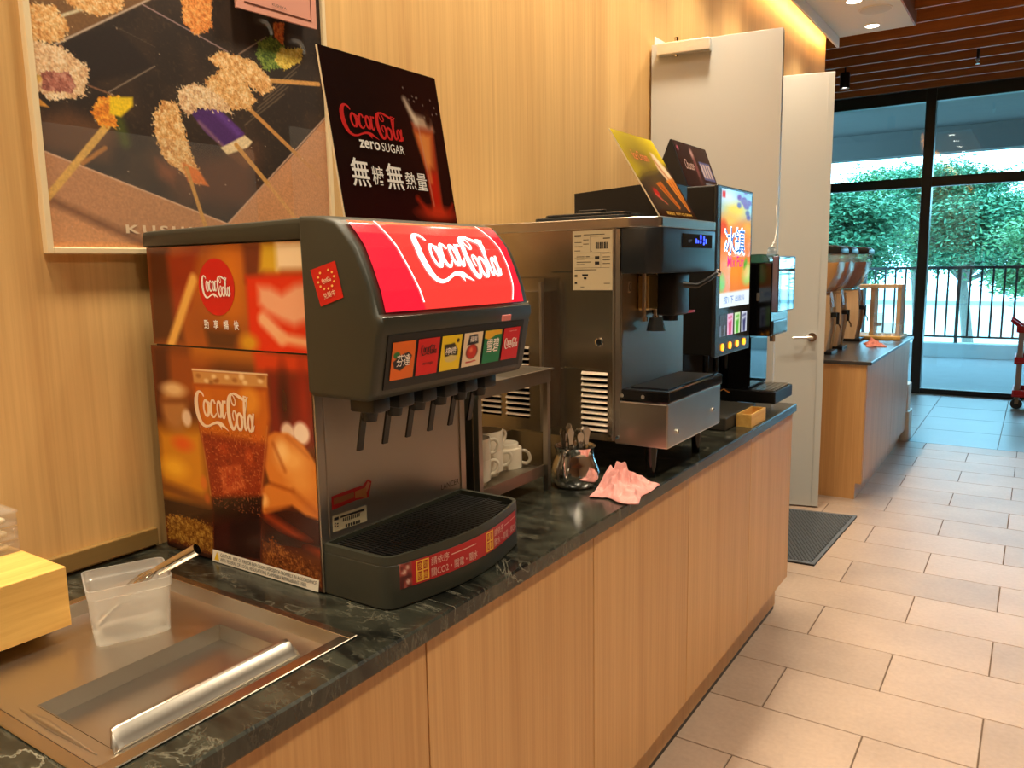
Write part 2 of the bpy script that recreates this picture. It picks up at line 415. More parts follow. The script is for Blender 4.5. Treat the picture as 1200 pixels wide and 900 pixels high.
# ------------------------------------------------------------------ materials
M = {}
M['oak'] = wood('oak_wall', S(196, 150, 92), S(226, 184, 120), 'Z', 70, 1.2, 0.5)
M['door_wood'] = wood('laminate_doors', S(190, 138, 82), S(216, 166, 108), 'Z', 130, 1.6, 0.4)
M['pine'] = wood('pine_block', S(206, 146, 66), S(244, 200, 112), 'Y', 46, 2.2, 0.5, 0.8)
M['slat'] = wood('ceiling_slat', S(150, 82, 32), S(192, 112, 50), 'X', 40, 1.5, 0.5)
M['slat_edge'] = pbr('slat_edge', S(150, 110, 90), 0.5)
M['ceil_black'] = pbr('ceiling_void', S(14, 10, 8), 0.9)
M['white_ceil'] = pbr('white_ceiling', S(234, 228, 220), 0.8)
M['white_door'] = pbr('white_door', S(198, 196, 190), 0.5)
M['steel'] = steel('brushed_steel', (.56, .51, .44, 1), .3, 'Y', .015)
M['steel_z'] = steel('brushed_steel_upright', (.50, .45, .39, 1), axis='Z', rough=0.36, amt=.01)
M['steel_x'] = steel('brushed_steel_cross', (.52, .46, .38, 1), axis='X', rough=0.24, amt=.015)
M['steel_smooth'] = steel('polished_steel', (0.7, 0.66, 0.6, 1), 0.1, 'Z', 0.04)
M['steel_dark'] = steel('dark_steel', (0.34, 0.30, 0.24, 1), 0.38, 'Y', 0.05)  # darker steel tone for the rack panel, cup shelf and caster forks
M['chrome'] = pbr('chrome', (0.8, 0.78, 0.74, 1), 0.13, 1.0)
M['plastic_green'] = pbr('olive_black_plastic', S(52, 52, 42), 0.42, bump=0.15, bscale=900)
M['black'] = pbr('black_plastic', S(18, 17, 16), 0.4)
M['black_gloss'] = pbr('black_gloss', S(12, 12, 13), 0.12)
M['bezel'] = pbr('dark_grey_bezel', S(42, 46, 48), 0.25)
M['frame_black'] = pbr('black_metal', S(12, 12, 13), 0.35)
M['white'] = pbr('white_plastic', S(225, 222, 215), 0.4)
M['porcelain'] = pbr('porcelain', S(228, 214, 190), 0.2)
M['paper'] = pbr('paper_label', S(196, 178, 142), 0.6)
M['ink'] = pbr('black_ink', S(30, 26, 22), 0.6)
M['ink_white'] = pbr('white_ink', S(240, 236, 228), 0.5)
M['ink_red'] = pbr('red_ink', S(205, 24, 18), 0.4)
M['red'] = pbr('red_plastic', S(170, 14, 26), 0.35)
M['pink_cloth'] = pbr('pink_cloth', S(228, 158, 150), 0.9, noise=0.08, nscale=300, bump=0.5, bscale=500)
M['red_cloth'] = pbr('red_cloth', S(190, 110, 95), 0.9, bump=0.4, bscale=500)
M['rubber'] = pbr('rubber_mat', S(92, 94, 98), 0.6)
M['rubber_dark'] = pbr('rubber_mat_gap', S(34, 35, 38), 0.8)
M['orange_led'] = pbr('orange_button', S(240, 150, 20), 0.3, emit=S(255, 150, 20), estr=1.6)
M['lamp'] = pbr('lamp_lens', S(255, 245, 225), 0.4, emit=(1, 0.93, 0.8, 1), estr=12)
M['concrete'] = pbr('concrete', S(150, 160, 162), 0.85, noise=0.12, nscale=3)
M['soffit'] = pbr('soffit_paint', S(78, 74, 70), 0.8)
M['deck'] = pbr('balcony_deck', S(106, 110, 112), 0.75, noise=0.15, nscale=4)
M['clear'] = clear('clear_acrylic', (0.99, 0.99, 0.98, 1), 0.012, 0.04, rough=.1, fres=False)
M['frosted'] = clear('frosted_plastic', (0.97, 0.96, 0.93, 1), 0.05, 0.27, (0.99, 0.97, 0.94, 1), 0.15, fres=False)
M['glass'] = clear('window_glass', (0.93, 0.98, 0.97, 1), 0.05)
M['screen_glass'] = pbr('dark_mirror_glass', S(8, 12, 14), 0.03, 0.0, spec=1.0, coat=1.0)

# countertop: dark green-black marble with pale veins
def marble():
    m, n, l, b = new_mat('dark_marble')
    tc0 = n.new('ShaderNodeTexCoord'); tc = n.new('ShaderNodeMapping'); tc.inputs['Rotation'].default_value = (0, 0, .6); tc.inputs['Scale'].default_value = (1.0, 2.6, 1.0)
    l.new(tc0.outputs['Object'], tc.inputs['Vector'])
    t0 = n.new('ShaderNodeTexNoise'); t0.inputs['Scale'].default_value = 5; t0.inputs['Detail'].default_value = 6; t0.inputs['Distortion'].default_value = 1.2
    l.new(tc.outputs['Vector'], t0.inputs['Vector'])
    r0 = n.new('ShaderNodeValToRGB'); r0.color_ramp.elements[0].color = S(17, 18, 15); r0.color_ramp.elements[1].color = S(64, 65, 54)
    r0.color_ramp.elements[0].position = .4; r0.color_ramp.elements[1].position = .75
    l.new(t0.outputs['Fac'], r0.inputs['Fac'])
    prev = r0.outputs['Color']
    for sc, wd, col, det, dist in ((2.2, .008, S(160, 154, 134), 10, 1.2), (6.0, .016, S(106, 102, 88), 12, 1.0), (14, .03, S(84, 82, 70), 12, .8)):
        t = n.new('ShaderNodeTexNoise'); t.inputs['Scale'].default_value = sc; t.inputs['Detail'].default_value = det; t.inputs['Roughness'].default_value = .62; t.inputs['Distortion'].default_value = dist
        l.new(tc.outputs['Vector'], t.inputs['Vector'])
        s = n.new('ShaderNodeMath'); s.operation = 'SUBTRACT'; s.inputs[1].default_value = .5; l.new(t.outputs['Fac'], s.inputs[0])
        a = n.new('ShaderNodeMath'); a.operation = 'ABSOLUTE'; l.new(s.outputs[0], a.inputs[0])
        mr = n.new('ShaderNodeMapRange'); mr.inputs['From Min'].default_value = 0; mr.inputs['From Max'].default_value = wd; mr.inputs['To Min'].default_value = .55; mr.inputs['To Max'].default_value = 0
        l.new(a.outputs[0], mr.inputs['Value'])
        t3 = n.new('ShaderNodeTexNoise'); t3.inputs['Scale'].default_value = sc*1.3; l.new(tc.outputs['Vector'], t3.inputs['Vector'])
        mr3 = n.new('ShaderNodeMapRange'); mr3.inputs['From Min'].default_value = .45; mr3.inputs['From Max'].default_value = .62; l.new(t3.outputs['Fac'], mr3.inputs['Value'])
        mm = n.new('ShaderNodeMath'); mm.operation = 'MULTIPLY'; l.new(mr.outputs[0], mm.inputs[0]); l.new(mr3.outputs[0], mm.inputs[1])
        mx = n.new('ShaderNodeMix'); mx.data_type = 'RGBA'; l.new(mm.outputs[0], mx.inputs['Factor']); l.new(prev, mx.inputs['A']); mx.inputs['B'].default_value = col
        prev = mx.outputs['Result']
    l.new(prev, b.inputs['Base Color']); b.inputs['Roughness'].default_value = 0.22
    return m
M['marble'] = marble()

def tile_mat(name, c, var, rough):
    m, n, l, b = new_mat(name)
    oi = n.new('ShaderNodeObjectInfo'); g = n.new('ShaderNodeNewGeometry')
    t = n.new('ShaderNodeTexNoise'); t.inputs['Scale'].default_value = 3.5; t.inputs['Detail'].default_value = 6; l.new(g.outputs['Position'], t.inputs['Vector'])
    t2 = n.new('ShaderNodeTexNoise'); t2.inputs['Scale'].default_value = 60; t2.inputs['Detail'].default_value = 4; l.new(g.outputs['Position'], t2.inputs['Vector'])
    a = n.new('ShaderNodeMath'); a.operation = 'MULTIPLY_ADD'; a.inputs[1].default_value = .3; l.new(t2.outputs['Fac'], a.inputs[0])
    a2 = n.new('ShaderNodeMath'); a2.operation = 'MULTIPLY_ADD'; a2.inputs[1].default_value = .5; l.new(t.outputs['Fac'], a2.inputs[0]); l.new(a2.outputs[0], a.inputs[2])
    a3 = n.new('ShaderNodeMath'); a3.operation = 'MULTIPLY'; a3.inputs[1].default_value = .2; l.new(oi.outputs['Random'], a3.inputs[0]); l.new(a3.outputs[0], a2.inputs[2])
    r = n.new('ShaderNodeValToRGB'); r.color_ramp.elements[0].position = .25; r.color_ramp.elements[1].position = .75
    r.color_ramp.elements[0].color = tuple(x*(1-var) for x in c[:3])+(1,); r.color_ramp.elements[1].color = tuple(x*(1+var) for x in c[:3])+(1,)
    l.new(a.outputs[0], r.inputs['Fac']); l.new(r.outputs['Color'], b.inputs['Base Color'])
    b.inputs['Roughness'].default_value = rough
    bp = n.new('ShaderNodeBump'); bp.inputs['Strength'].default_value = .08; bp.inputs['Distance'].default_value = .001
    l.new(t2.outputs['Fac'], bp.inputs['Height']); l.new(bp.outputs['Normal'], b.inputs['Normal'])
    return m
M['tile'] = tile_mat('beige_tile', S(172, 147, 128), 0.24, 0.42)
M['tile_grey'] = tile_mat('grey_tile', S(100, 106, 110), 0.14, 0.35)
M['grout'] = pbr('grout', S(104, 84, 68), 0.9)

# ================================================================== THE SETTING
# ---- floor: slab with every tile laid on it
floor = struct(G().box(-1.4, -3, -0.08, 6, 9.7, -0.004).obj('floor', M['grout']))
PITCH_T, ROW_T = 0.61, 0.3035
tile_cache = {}
def lay_tile(x0, y0, x1, y1, mat, gap=0.0022):
    key = (round(x1-x0, 3), round(y1-y0, 3), mat.name)
    if key not in tile_cache:
        w, d = (x1-x0)/2-gap, (y1-y0)/2-gap
        g = G(); t = 0.0012
        vs = [(-w, -d, -.008), (w, -d, -.008), (w, d, -.008), (-w, d, -.008), (-w, -d, -t), (w, -d, -t), (w, d, -t), (-w, d, -t),
              (-w+t, -d+t, 0), (w-t, -d+t, 0), (w-t, d-t, 0), (-w+t, d-t, 0)]
        fs = [(8, 9, 10, 11)]+[(i, (i+1) % 4, 4+(i+1) % 4, 4+i) for i in range(4)]+[(4+i, 4+(i+1) % 4, 8+(i+1) % 4, 8+i) for i in range(4)]
        g.add(vs, fs); me = bpy.data.meshes.new('tile'); me.from_pydata(g.v, [], g.f); me.materials.append(mat); tile_cache[key] = me
    o = bpy.data.objects.new('tile', tile_cache[key]); COL.objects.link(o); o.parent = floor
    o.location = ((x0+x1)/2, (y0+y1)/2, 0)
Y_GREY = 6.92
for k in range(-7, 15):
    y0 = 2.44+ROW_T*k; y1 = min(y0+ROW_T, Y_GREY)
    x = 0.832-PITCH_T if k % 2 == 0 else 1.138-2*PITCH_T
    if k % 2: x = max(x, 0.0)
    x = 0.222 if k % 2 == 0 else 0.528-0.305
    first = True
    while x < 2.95:
        w = PITCH_T if (k % 2 == 0 or not first) else 0.305
        lay_tile(x, y0, x+w, y1, M['tile']); x += w; first = False
for i in range(-2, 5):
    for j in range(5):
        y0 = Y_GREY+j*0.61; y1 = min(y0+0.61, 9.55)
        if y1-y0 < .05: continue
        lay_tile(0.705+i*0.61, y0, 0.705+(i+1)*0.61, y1, M['tile_grey'])
field = G().box(2.97, -3, -.006, 6, Y_GREY, -.0015).box(0.222, -3, -.006, 2.97, 0.313, -.0015).obj('tile_field', M['tile'], floor); field['kind'] = 'stuff'
field2 = G().box(3.76, Y_GREY, -.006, 6, 9.55, 0).obj('tile_field', M['tile_grey'], floor); field2['kind'] = 'stuff'

# ---- walls
M['plaster'] = pbr('warm_plaster', S(196, 176, 148), 0.8)
wl_ = G()
wl_.box(-.1, -3, 0, 0, 3.43, 3.3).box(-.1, 3.43, 2.44, 0, 4.62, 3.3).box(-.1, 4.62, 0, 0, 6.69, 3.3)
struct(wl_.obj('wall_left', M['oak']))
struct(G().box(6, -3, 0, 6.1, 9.7, 3.6).obj('wall_right', M['plaster']))
struct(G().box(2.95, 9.55, 0, 6, 9.68, 3.6).obj('wall_far_added', M['oak']))  # unseen wall, added to keep window reflections off the steel fronts
struct(G().box(-.1, -3.1, 0, 6, -3, 3.6).obj('wall_back', wood('dark_wall_wood', S(112, 80, 50), S(138, 102, 66), 'Z', 40, 1.2, .5)))  # unseen wall; its wood is made dark to darken the steel reflections
struct(G().box(-1.5, 3.0, -.08, -1.4, 9.7, 3.6).box(-1.4, 5.3, 0, -.1, 5.4, 3.3).box(-1.4, 3.0, 0, -.1, 3.1, 3.3).box(-1.4, 3.1, 2.6, -.1, 5.3, 2.7).obj('wall_light_block', M['plaster']))  # unseen closing walls, added to stop light leaking through the door opening
# door casing in the wall opening
tr = G(); tr.box(-.1, 3.43, 0, .004, 3.47, 2.44).box(-.1, 4.58, 0, .004, 4.62, 2.44).box(-.1, 3.47, 2.40, .004, 4.58, 2.44)
struct(tr.obj('trim_1', M['white_ceil']))
# low upstand strip along the wall behind the worktop
bb = struct(G().box(0.0, -1.0, .8865, .016, .895, .922, .002).obj('baseboard_left', wood('upstand_wood', S(126, 98, 54), S(146, 116, 68), 'Y', 60, 1.2, .3)))

# ---- ceiling
ceil = struct(G().box(-1.5, -3.1, 3.55, 6.1, 9.7, 3.6).obj('ceiling', M['ceil_black']))
G().box(.094, -3, 3.135, .61, 6.70, 3.16).obj('bulkhead_panel', M['white_ceil'], ceil)
G().box(.0, -3, 3.20, .61, 6.70, 3.54).obj('bulkhead_core', M['white_ceil'], ceil)
G().box(.080, -3, 3.062, .096, 6.70, 3.145, .002).obj('cove_fascia', M['white_ceil'], ceil)
G().box(.610, -3, 3.135, .622, 6.71, 3.54).box(.0, 6.70, 3.16, .622, 6.712, 3.54).obj('bulkhead_side', M['slat'], ceil)
M['cove_led'] = pbr('cove_led', (1, .8, .5, 1), .5, emit=(1, .62, .22, 1), estr=E_COVE)
G().box(.072, -3, 3.10, .079, 6.68, 3.125).obj('led_strip', M['cove_led'], ceil)
ys = 9.49
while ys > -3:
    x0 = -1.4 if ys > 6.75 else .63
    G().box(x0, ys-.015, 3.20, 6, ys+.015, 3.36).obj('slat', M['slat'], ceil)
    ys -= .37

def in_view(x, y, z):
    c = CM @ (np.array([x, y, z])-CAM)
    return bool(c[2] > 0 and abs(F_PX*c[0]/c[2]) < 606 and abs(F_PX*c[1]/c[2]) < 456)
N_OFF = [0]
def light_name(base, x, y, z):
    """lamps of the room that hang outside the picture say so in their name"""
    if in_view(x, y, z): return base
    N_OFF[0] += 1; return '%s_%d_offscreen' % (base, N_OFF[0])
def downlight(x, y, z, label, lit=True):
    t = thing('ceiling_light', label, 'ceiling light', (x, y, z), 'recessed downlights in the white bulkhead')
    g = G(); n = 24
    g.lathe([(.058, 0), (.058, -.004), (.047, -.005), (.044, .004)], (x, y, z), n); g.obj('trim_ring', M['white_ceil'], t, True)
    G().cyl((x, y, z-.0005), (x, y, z-.0035), .044, n=n).obj(light_name('lens', x, y, z), M['lamp'], t)
    s = spot(light_name('downlight_beam', x, y, z-.02), (0, 0, -.02), E_BULK, WARM, 116, 1.0, .09); s.parent = t
    return t
for i, y in enumerate(BULK_LIGHTS):
    downlight(.357, y, 3.135, 'lit recessed downlight at the window end of the white bulkhead' if i == len(BULK_LIGHTS)-1 else 'lit recessed downlight in the white bulkhead along the oak wall')
t = thing('ceiling_speaker', 'round grey speaker grille in the white bulkhead beside a downlight', 'speaker', (.442, 6.124, 3.135))
G().lathe([(.10, 0), (.10, -.004), (.092, -.006), (.0, -.006)], (.442, 6.124, 3.135), 32).obj('grille', pbr('speaker_grille', S(208, 202, 194), .8), t, True)
G().lathe([(.108, 0), (.108, -.003), (.10, -.004)], (.442, 6.124, 3.135), 32).obj('ring', M['white_ceil'], t, True)

def can_spot(x, y, z, label, energy, rim=True):
    t = thing('spotlight', label, 'spotlight', (x, y, z), 'black can spotlights hung under the slat ceiling')
    G().lathe([(.0, .14), (.042, .14), (.045, .13), (.045, 0), (.038, 0), (.036, .02), (0, .02)], (x, y, z), 20).obj('housing', M['frame_black'], t, True)
    G().cyl((x, y, z+.13), (x, y, 3.55), .008, n=8).obj('stem', M['frame_black'], t)
    G().cyl((x, y, z+.012), (x, y, z+.016), .034, n=20).obj(light_name('lens', x, y, z), M['lamp'], t)
    if energy:
        s = spot(light_name('spotlight_beam', x, y, z), (0, 0, -.005), energy, WARM, 115, .9, .12); s.parent = t
    return t
for x, y in AISLE_LIGHTS: can_spot(x, y, 3.08, 'black can spotlight under the slats above the tiled aisle' if x < 2 else 'black can spotlight under the slats above the open dining side', E_AISLE)
can_spot(-.154, 8.2, 3.05, 'black can spotlight under the slats above the grey tiles beside the white door', E_AISLE)
t = thing('fire_sprinkler', 'small metal sprinkler head hanging under the slats above the grey tiles', 'sprinkler', (.924, 8.2, 3.11))
G().cyl((.924, 8.2, 3.15), (.924, 8.2, 3.55), .012, n=10).obj('pipe', M['frame_black'], t)
G().lathe([(0, 0), (.018, 0), (.018, .004), (.006, .008), (.006, .02), (.016, .03), (.016, .042), (0, .042)], (.924, 8.2, 3.11), 14).obj('sprinkler_head', M['steel'], t, True)

# ---- window wall
win = bpy.data.objects.new('window_1', None); COL.objects.link(win); struct(win); win.location = (0, 9.58, 0)
mulls = [-1.38, .435, 2.25, 2.90]
for nm, z0, z1 in (('sill_rail', 0, .056), ('transom', 2.205, 2.305), ('head_rail', 3.075, 3.20)):
    G().box(-1.4, 9.55, z0, 2.95, 9.65, z1, .004).obj(nm, M['frame_black'], win)
for x in mulls: G().box(x-.048, 9.53, 0, x+.048, 9.67, 3.2, .004).obj('mullion', M['frame_black'], win)
for i in range(len(mulls)-1):
    for z0, z1 in ((.056, 2.205), (2.305, 3.075)):
        G().box(mulls[i]+.048, 9.598, z0, mulls[i+1]-.048, 9.604, z1).obj('pane', M['glass'], win)

# ---- outside: balcony, canopy, kerb
struct(G().box(-8, 9.66, -.2, 10, 13.5, -.02).obj('balcony_deck', M['deck']))
struct(G().box(-8, 13.5, -.4, 10, 13.75, .19, .01).obj('balcony_kerb', M['concrete']))
cn = struct(G().box(-8, 9.66, 3.32, 10, 13.2, 3.5).obj('canopy', M['soffit']))
G().box(-8, 13.2, 2.97, 10, 13.5, 3.6).obj('edge_beam', M['soffit'], cn)
G().box(-8, 10.1, 3.2, 10, 10.45, 3.32).obj('cross_beam', M['soffit'], cn)
t = thing('railing', 'black metal balcony railing with thin upright bars on the kerb', 'railing', (.5, 13.62, .19))
G().box(-8, 13.595, 1.30, 10, 13.645, 1.34).obj('top_rail', M['frame_black'], t)
G().box(-8, 13.605, .27, 10, 13.635, .30).obj('bottom_rail', M['frame_black'], t)
for i in range(60):
    x = -4.0+i*.145
    post = i % 9 == 4
    w = .024 if post else .014
    G().box(x-w, 13.62-w, .19 if post else .28, x+w, 13.62+w, 1.32).obj('post' if post else 'baluster', M['frame_black'], t)

# trees and far wall
M['leaf'] = None
def leaf_mat(name, c1, c2):
    m, n, l, b = new_mat(name)
    g = n.new('ShaderNodeNewGeometry'); r = n.new('ShaderNodeValToRGB'); r.color_ramp.elements[0].color = c1; r.color_ramp.elements[1].color = c2
    l.new(g.outputs['Random Per Island'], r.inputs['Fac']); l.new(r.outputs['Color'], b.inputs['Base Color']); b.inputs['Roughness'].default_value = .6
    b.inputs['Specular IOR Level'].default_value = .2
    return m
LM = [leaf_mat('leaves_blue_green', S(30, 84, 62), S(92, 144, 104)), leaf_mat('leaves_mid_green', S(40, 94, 60), S(112, 156, 104))]
M['bark'] = pbr('bark', S(92, 92, 84), .9, noise=.3, nscale=8)
def tree(x, y, base, crown_z, rx, rz, n, label, mi, seed):
    rg = np.random.default_rng(seed)
    t = thing('tree', label, 'tree', (x, y, base), 'trees beyond the balcony railing')
    g = G(); pts = [(x, y, base), (x+.15, y, base+1.5), (x-.1, y+.1, crown_z-rz*.5), (x, y, crown_z+rz*.3)]
    g.tube(pts, [.16, .13, .10, .05], 8)
    cent = []
    for k in range(34):
        a = rg.random()*6.28; el = rg.random()*1.5-.5; rr = .45+.5*rg.random()
        e = np.array([x+rx*rr*math.cos(a)*math.cos(el), y+rx*.8*rr*math.sin(a)*math.cos(el), crown_z+rz*rr*math.sin(el)])
        cent.append(e); s0 = pts[2]; mid = (np.array(s0)+e)/2+np.array([0, 0, .15])
        g.tube([s0, mid, e], [.05, .035, .015], 6)
    g.obj('trunk', M['bark'], t, True)
    # flat sprays of leaves round each branch end
    N = n*4; ci = rg.integers(0, len(cent), N); C = np.array(cent)[ci]
    P = C+rg.normal(size=(N, 3))*np.array([rx*.20, rx*.20, rz*.075])
    D = rg.normal(size=(N, 3)); D[:, 2] *= .35; D /= np.linalg.norm(D, axis=1)[:, None]
    Sd = np.cross(D, rg.normal(size=(N, 3))*.5+np.array([0, 0, 1.])); Sd /= np.linalg.norm(Sd, axis=1)[:, None]
    L = (.035+.04*rg.random(N))[:, None]; W = L*.4
    V = np.stack([P-D*L, P+Sd*W, P+D*L, P-Sd*W], 1).reshape(-1, 3)-np.array([x, y, base])
    me = bpy.data.meshes.new('crown'); me.vertices.add(len(V)); me.vertices.foreach_set('co', V.astype(np.float32).ravel())
    me.loops.add(len(V)); me.loops.foreach_set('vertex_index', np.arange(len(V), dtype=np.int32))
    me.polygons.add(N); me.polygons.foreach_set('loop_start', (np.arange(N)*4).astype(np.int32)); me.update(calc_edges=True)
    me.materials.append(LM[mi]); o = bpy.data.objects.new('crown', me); COL.objects.link(o); o.parent = t; o['kind'] = 'stuff'
tree(-2.35, 16.7, -2.5, 1.6, 1.45, 1.65, 15000, 'dense blue-green tree seen beyond the railing beside the white door', 0, 1)
tree(.1, 21.2, -2.5, 1.95, 1.8, 2.1, 16000, 'dense blue-green tree beyond the railing behind the window mullion', 0, 2)
tree(2.35, 16.9, -2.5, 1.35, 1.45, 1.45, 13000, 'lighter green tree beyond the railing behind the red trolley', 1, 3)
tree(-1.6, 26.6, -2.5, 2.5, 2.3, 2.0, 12000, 'tall green tree standing behind the front trees', 1, 4)
tree(6.2, 21.5, -2.5, 2.2, 2.0, 1.4, 7000, 'green tree standing farther along the railing', 1, 5)
M['far_white'] = pbr('far_white', S(232, 232, 224), .8)
t = thing('street_wall', 'long white wall far below behind the trees', 'wall', (2, 30, -3))
G().box(-10, 30, -3, 14, 30.3, -.05).obj('wall_face', M['far_white'], t)
G().box(-10, 29.9, -.05, 14, 30.4, .08).obj('coping', M['concrete'], t)
struct(G().box(-40, 14, -2.6, 50, 120, -2.5).obj('ground', pbr('street', S(176, 180, 178), .9, noise=.1, nscale=1)))

# ---- the two open door leaves
def leaf(name, hinge, free, z1, th, mat, near_normal):
    h = np.array(hinge); f = np.array(free); d = (f-h)/np.linalg.norm(f-h); nrm = np.array([-d[1], d[0]])*th
    P = [h, f, f+nrm, h+nrm]
    o = G().prism([tuple(p) for p in P], 'Z', .008, z1, .002).obj(name, mat, None, False)
    return struct(o), d
d1, dv1 = leaf('door_1', (.012, 3.375), (.556, 3.457), 2.392, .045, M['white_door'], -1)
# rebate strip on the free edge
fx = np.array([.556, 3.457]); n1 = np.array([dv1[1], -dv1[0]])
a = fx-dv1*.055+n1*.0005; b = fx-dv1*.048+n1*.0005
G().prism([tuple(fx-dv1*.05), tuple(fx+dv1*.0), tuple(fx+n1*.004), tuple(fx-dv1*.05+n1*.004)], 'Z', .01, 2.39).obj('edge_strip', M['white_door'], d1)
# overhead closer box near the hinge
c0 = np.array([.045, 3.38]); pp = [c0, c0+dv1*.225, c0+dv1*.225+n1*.04, c0+n1*.04]
o = G().prism([tuple(p) for p in pp], 'Z', 2.335, 2.385, .004).obj('door_closer', pbr('closer_silver', (.82, .82, .8, 1), .3, .8), d1)
q = c0+dv1*.08+n1*.02
G().cyl((q[0], q[1], 2.325), (q[0], q[1], 2.405), .009, n=10).obj('closer_spindle', M['steel_smooth'], o)
d2, dv2 = leaf('door_2', (.012, 4.612), (.492, 4.741), 2.468, .045, M['white_door'], -1)
n2 = np.array([dv2[1], -dv2[0]]); f2 = np.array([.492, 4.741])
G().prism([tuple(f2-dv2*.035), tuple(f2), tuple(f2+n2*.004), tuple(f2-dv2*.035+n2*.004)], 'Z', .01, 2.46).obj('edge_strip', M['white_door'], d2)
hc = f2-dv2*.068; hz = 1.012
g = G(); g.cyl((hc[0], hc[1], hz), (hc[0]+n2[0]*.01, hc[1]+n2[1]*.01, hz), .026, n=20)
hp = hc+n2*.045
g.cyl((hc[0], hc[1], hz), (hp[0], hp[1], hz), .009, n=12)
he = hp-dv2*.105
g.tube([(hp[0]+dv2[0]*.004, hp[1]+dv2[1]*.004, hz), (hp[0]-dv2[0]*.03, hp[1]-dv2[1]*.03, hz), (he[0], he[1], hz-.002)], [.0085, .008, .007], 12)
hd = g.obj('lever_handle', M['steel_smooth'], d2, True); hd['label'] = 'satin steel lever handle'

# ================================================================== COUNTER
wt = G(); SX0, SX1, SY0, SY1 = .158, .636, .42, .802
def counter_slab(y0, y1, x0=0.0, x1=.72):
    pr_ = [(x0, .848), (x1-.002, .848), (x1, .851), (x1, .876), (x1-.004, .88), (x0, .88)]
    return pr_
top_profile = [(SX1, .848), (.718, .848), (.720, .851), (.720, .8765), (.7165, .88), (SX1, .88)]
wt.prism(top_profile, 'Y', -1.0, 3.218, .0015, 1)
wt.box(0, -1.0, .848, SX0, 3.218, .88).box(SX0, -1.0, .848, SX1, SY0, .88).box(SX0, SY1, .848, SX1, 3.218, .88)
tag(wt.obj('worktop', M['marble']), 'long dark green marble worktop running along the oak wall', 'worktop')
bounds = [-.828, -.245, .339, .922, 1.505, 2.088, 2.671, 3.212]
wdesc = ['plain oak base cabinet under the near end of the worktop', 'oak base cabinet under the steel ice well, next to the worktop near end', 'oak base cabinet below the steel ice well', 'oak base cabinet below the red soda fountain',
         'oak base cabinet below the pink cloth', 'oak base cabinet below the stainless soft serve machine', 'oak base cabinet at the far end of the worktop beside the rubber mat']
for i in range(7):
    y0, y1 = bounds[i], bounds[i+1]
    t = thing('base_cabinet', wdesc[i], 'cabinet', (.35, (y0+y1)/2, 0), 'base cabinets under the long worktop')
    G().box(.02, y0+.0005, .15, .684, y1-.0005, .832).obj('carcass', M['door_wood'], t)
    G().box(.687, y0+.0016, .152, .705, y1-.0016, .8425, .0008, 1).obj('door', M['door_wood'], t)
    G().box(.05, y0, .022, .66, y1, .15).obj('toe_kick', M['door_wood'], t)
    G().box(.05, y0, 0, .656, y1, .022).obj('base_strip', M['black'], t)
    if i == 6: G().box(.05, y1, .15, .705, y1+.004, .8425).obj('end_panel', M['door_wood'], t)

# ---- drop-in steel ice well
t = thing('ice_well', 'stainless steel drop-in ice well with a slotted lid set in the worktop', 'ice well', (.4, .61, .862))
g = G(); fo = (.138, .402, .657, .818); zf0, zf1 = .8805, .8835
g.box(fo[0], fo[1], zf0, fo[2], SY0, zf1, .0012, 1).box(fo[0], SY1, zf0, fo[2], fo[3], zf1, .0012, 1)
g.box(fo[0], SY0, zf0, SX0, SY1, zf1, .0012, 1).box(SX1, SY0, zf0, fo[2], SY1, zf1, .0012, 1)
g.obj('flange', M['steel_x'], t)
g = G(); w = .0015; i_ = .006
for (ax, ay, bx, by, nx, ny) in ((SX0, SY0, SX1, SY0, 0, 1), (SX1, SY0, SX1, SY1, -1, 0), (SX1, SY1, SX0, SY1, 0, -1), (SX0, SY1, SX0, SY0, 1, 0)):
    g.add([(ax+(ny != 0)*(i_ if ax < bx else -i_)*0, ay, .8832), (bx, by, .8832), (bx+nx*i_, by+ny*i_, .862), (ax+nx*i_, ay+ny*i_, .862)], [(0, 1, 2, 3)])
g.obj('well_wall', M['steel'], t)
OX0, OX1, OY0, OY1 = .40, .590, .466, .757
g = G(); a = .004
g.box(SX0+a, SY0+a, .858, OX0, SY1-a, .862).box(OX1, SY0+a, .858, SX1-a, SY1-a, .862).box(OX0, SY0+a, .858, OX1, OY0, .862).box(OX0, OY1, .858, OX1, SY1-a, .862)
lid = g.obj('lid', M['steel'], t)
G().tube([(OX0-.01, OY0-.016, .8625), (OX0+.06, OY0-.016, .8635), (OX1-.01, OY0-.016, .8625)], [.001, .0055, .001], 10).obj('pressed_bead', M['steel'], lid, True)
g = G(); zb = .836
g.box(OX0-.003, OY0-.003, zb-.001, OX1+.003, OY1+.003, zb)
g.box(OX0+.0004, OY0+.0004, zb-.0005, OX0+.0016, OY1-.0004, .8626).box(OX1-.0016, OY0+.0004, zb-.0005, OX1-.0004, OY1-.0004, .8626).box(OX0+.0016, OY0+.0006, zb-.0005, OX1-.0016, OY0+.0018, .8624).box(OX0+.0016, OY1-.0018, zb-.0005, OX1-.0016, OY1-.0006, .8624)
g.obj('recess_pan', M['steel'], t)
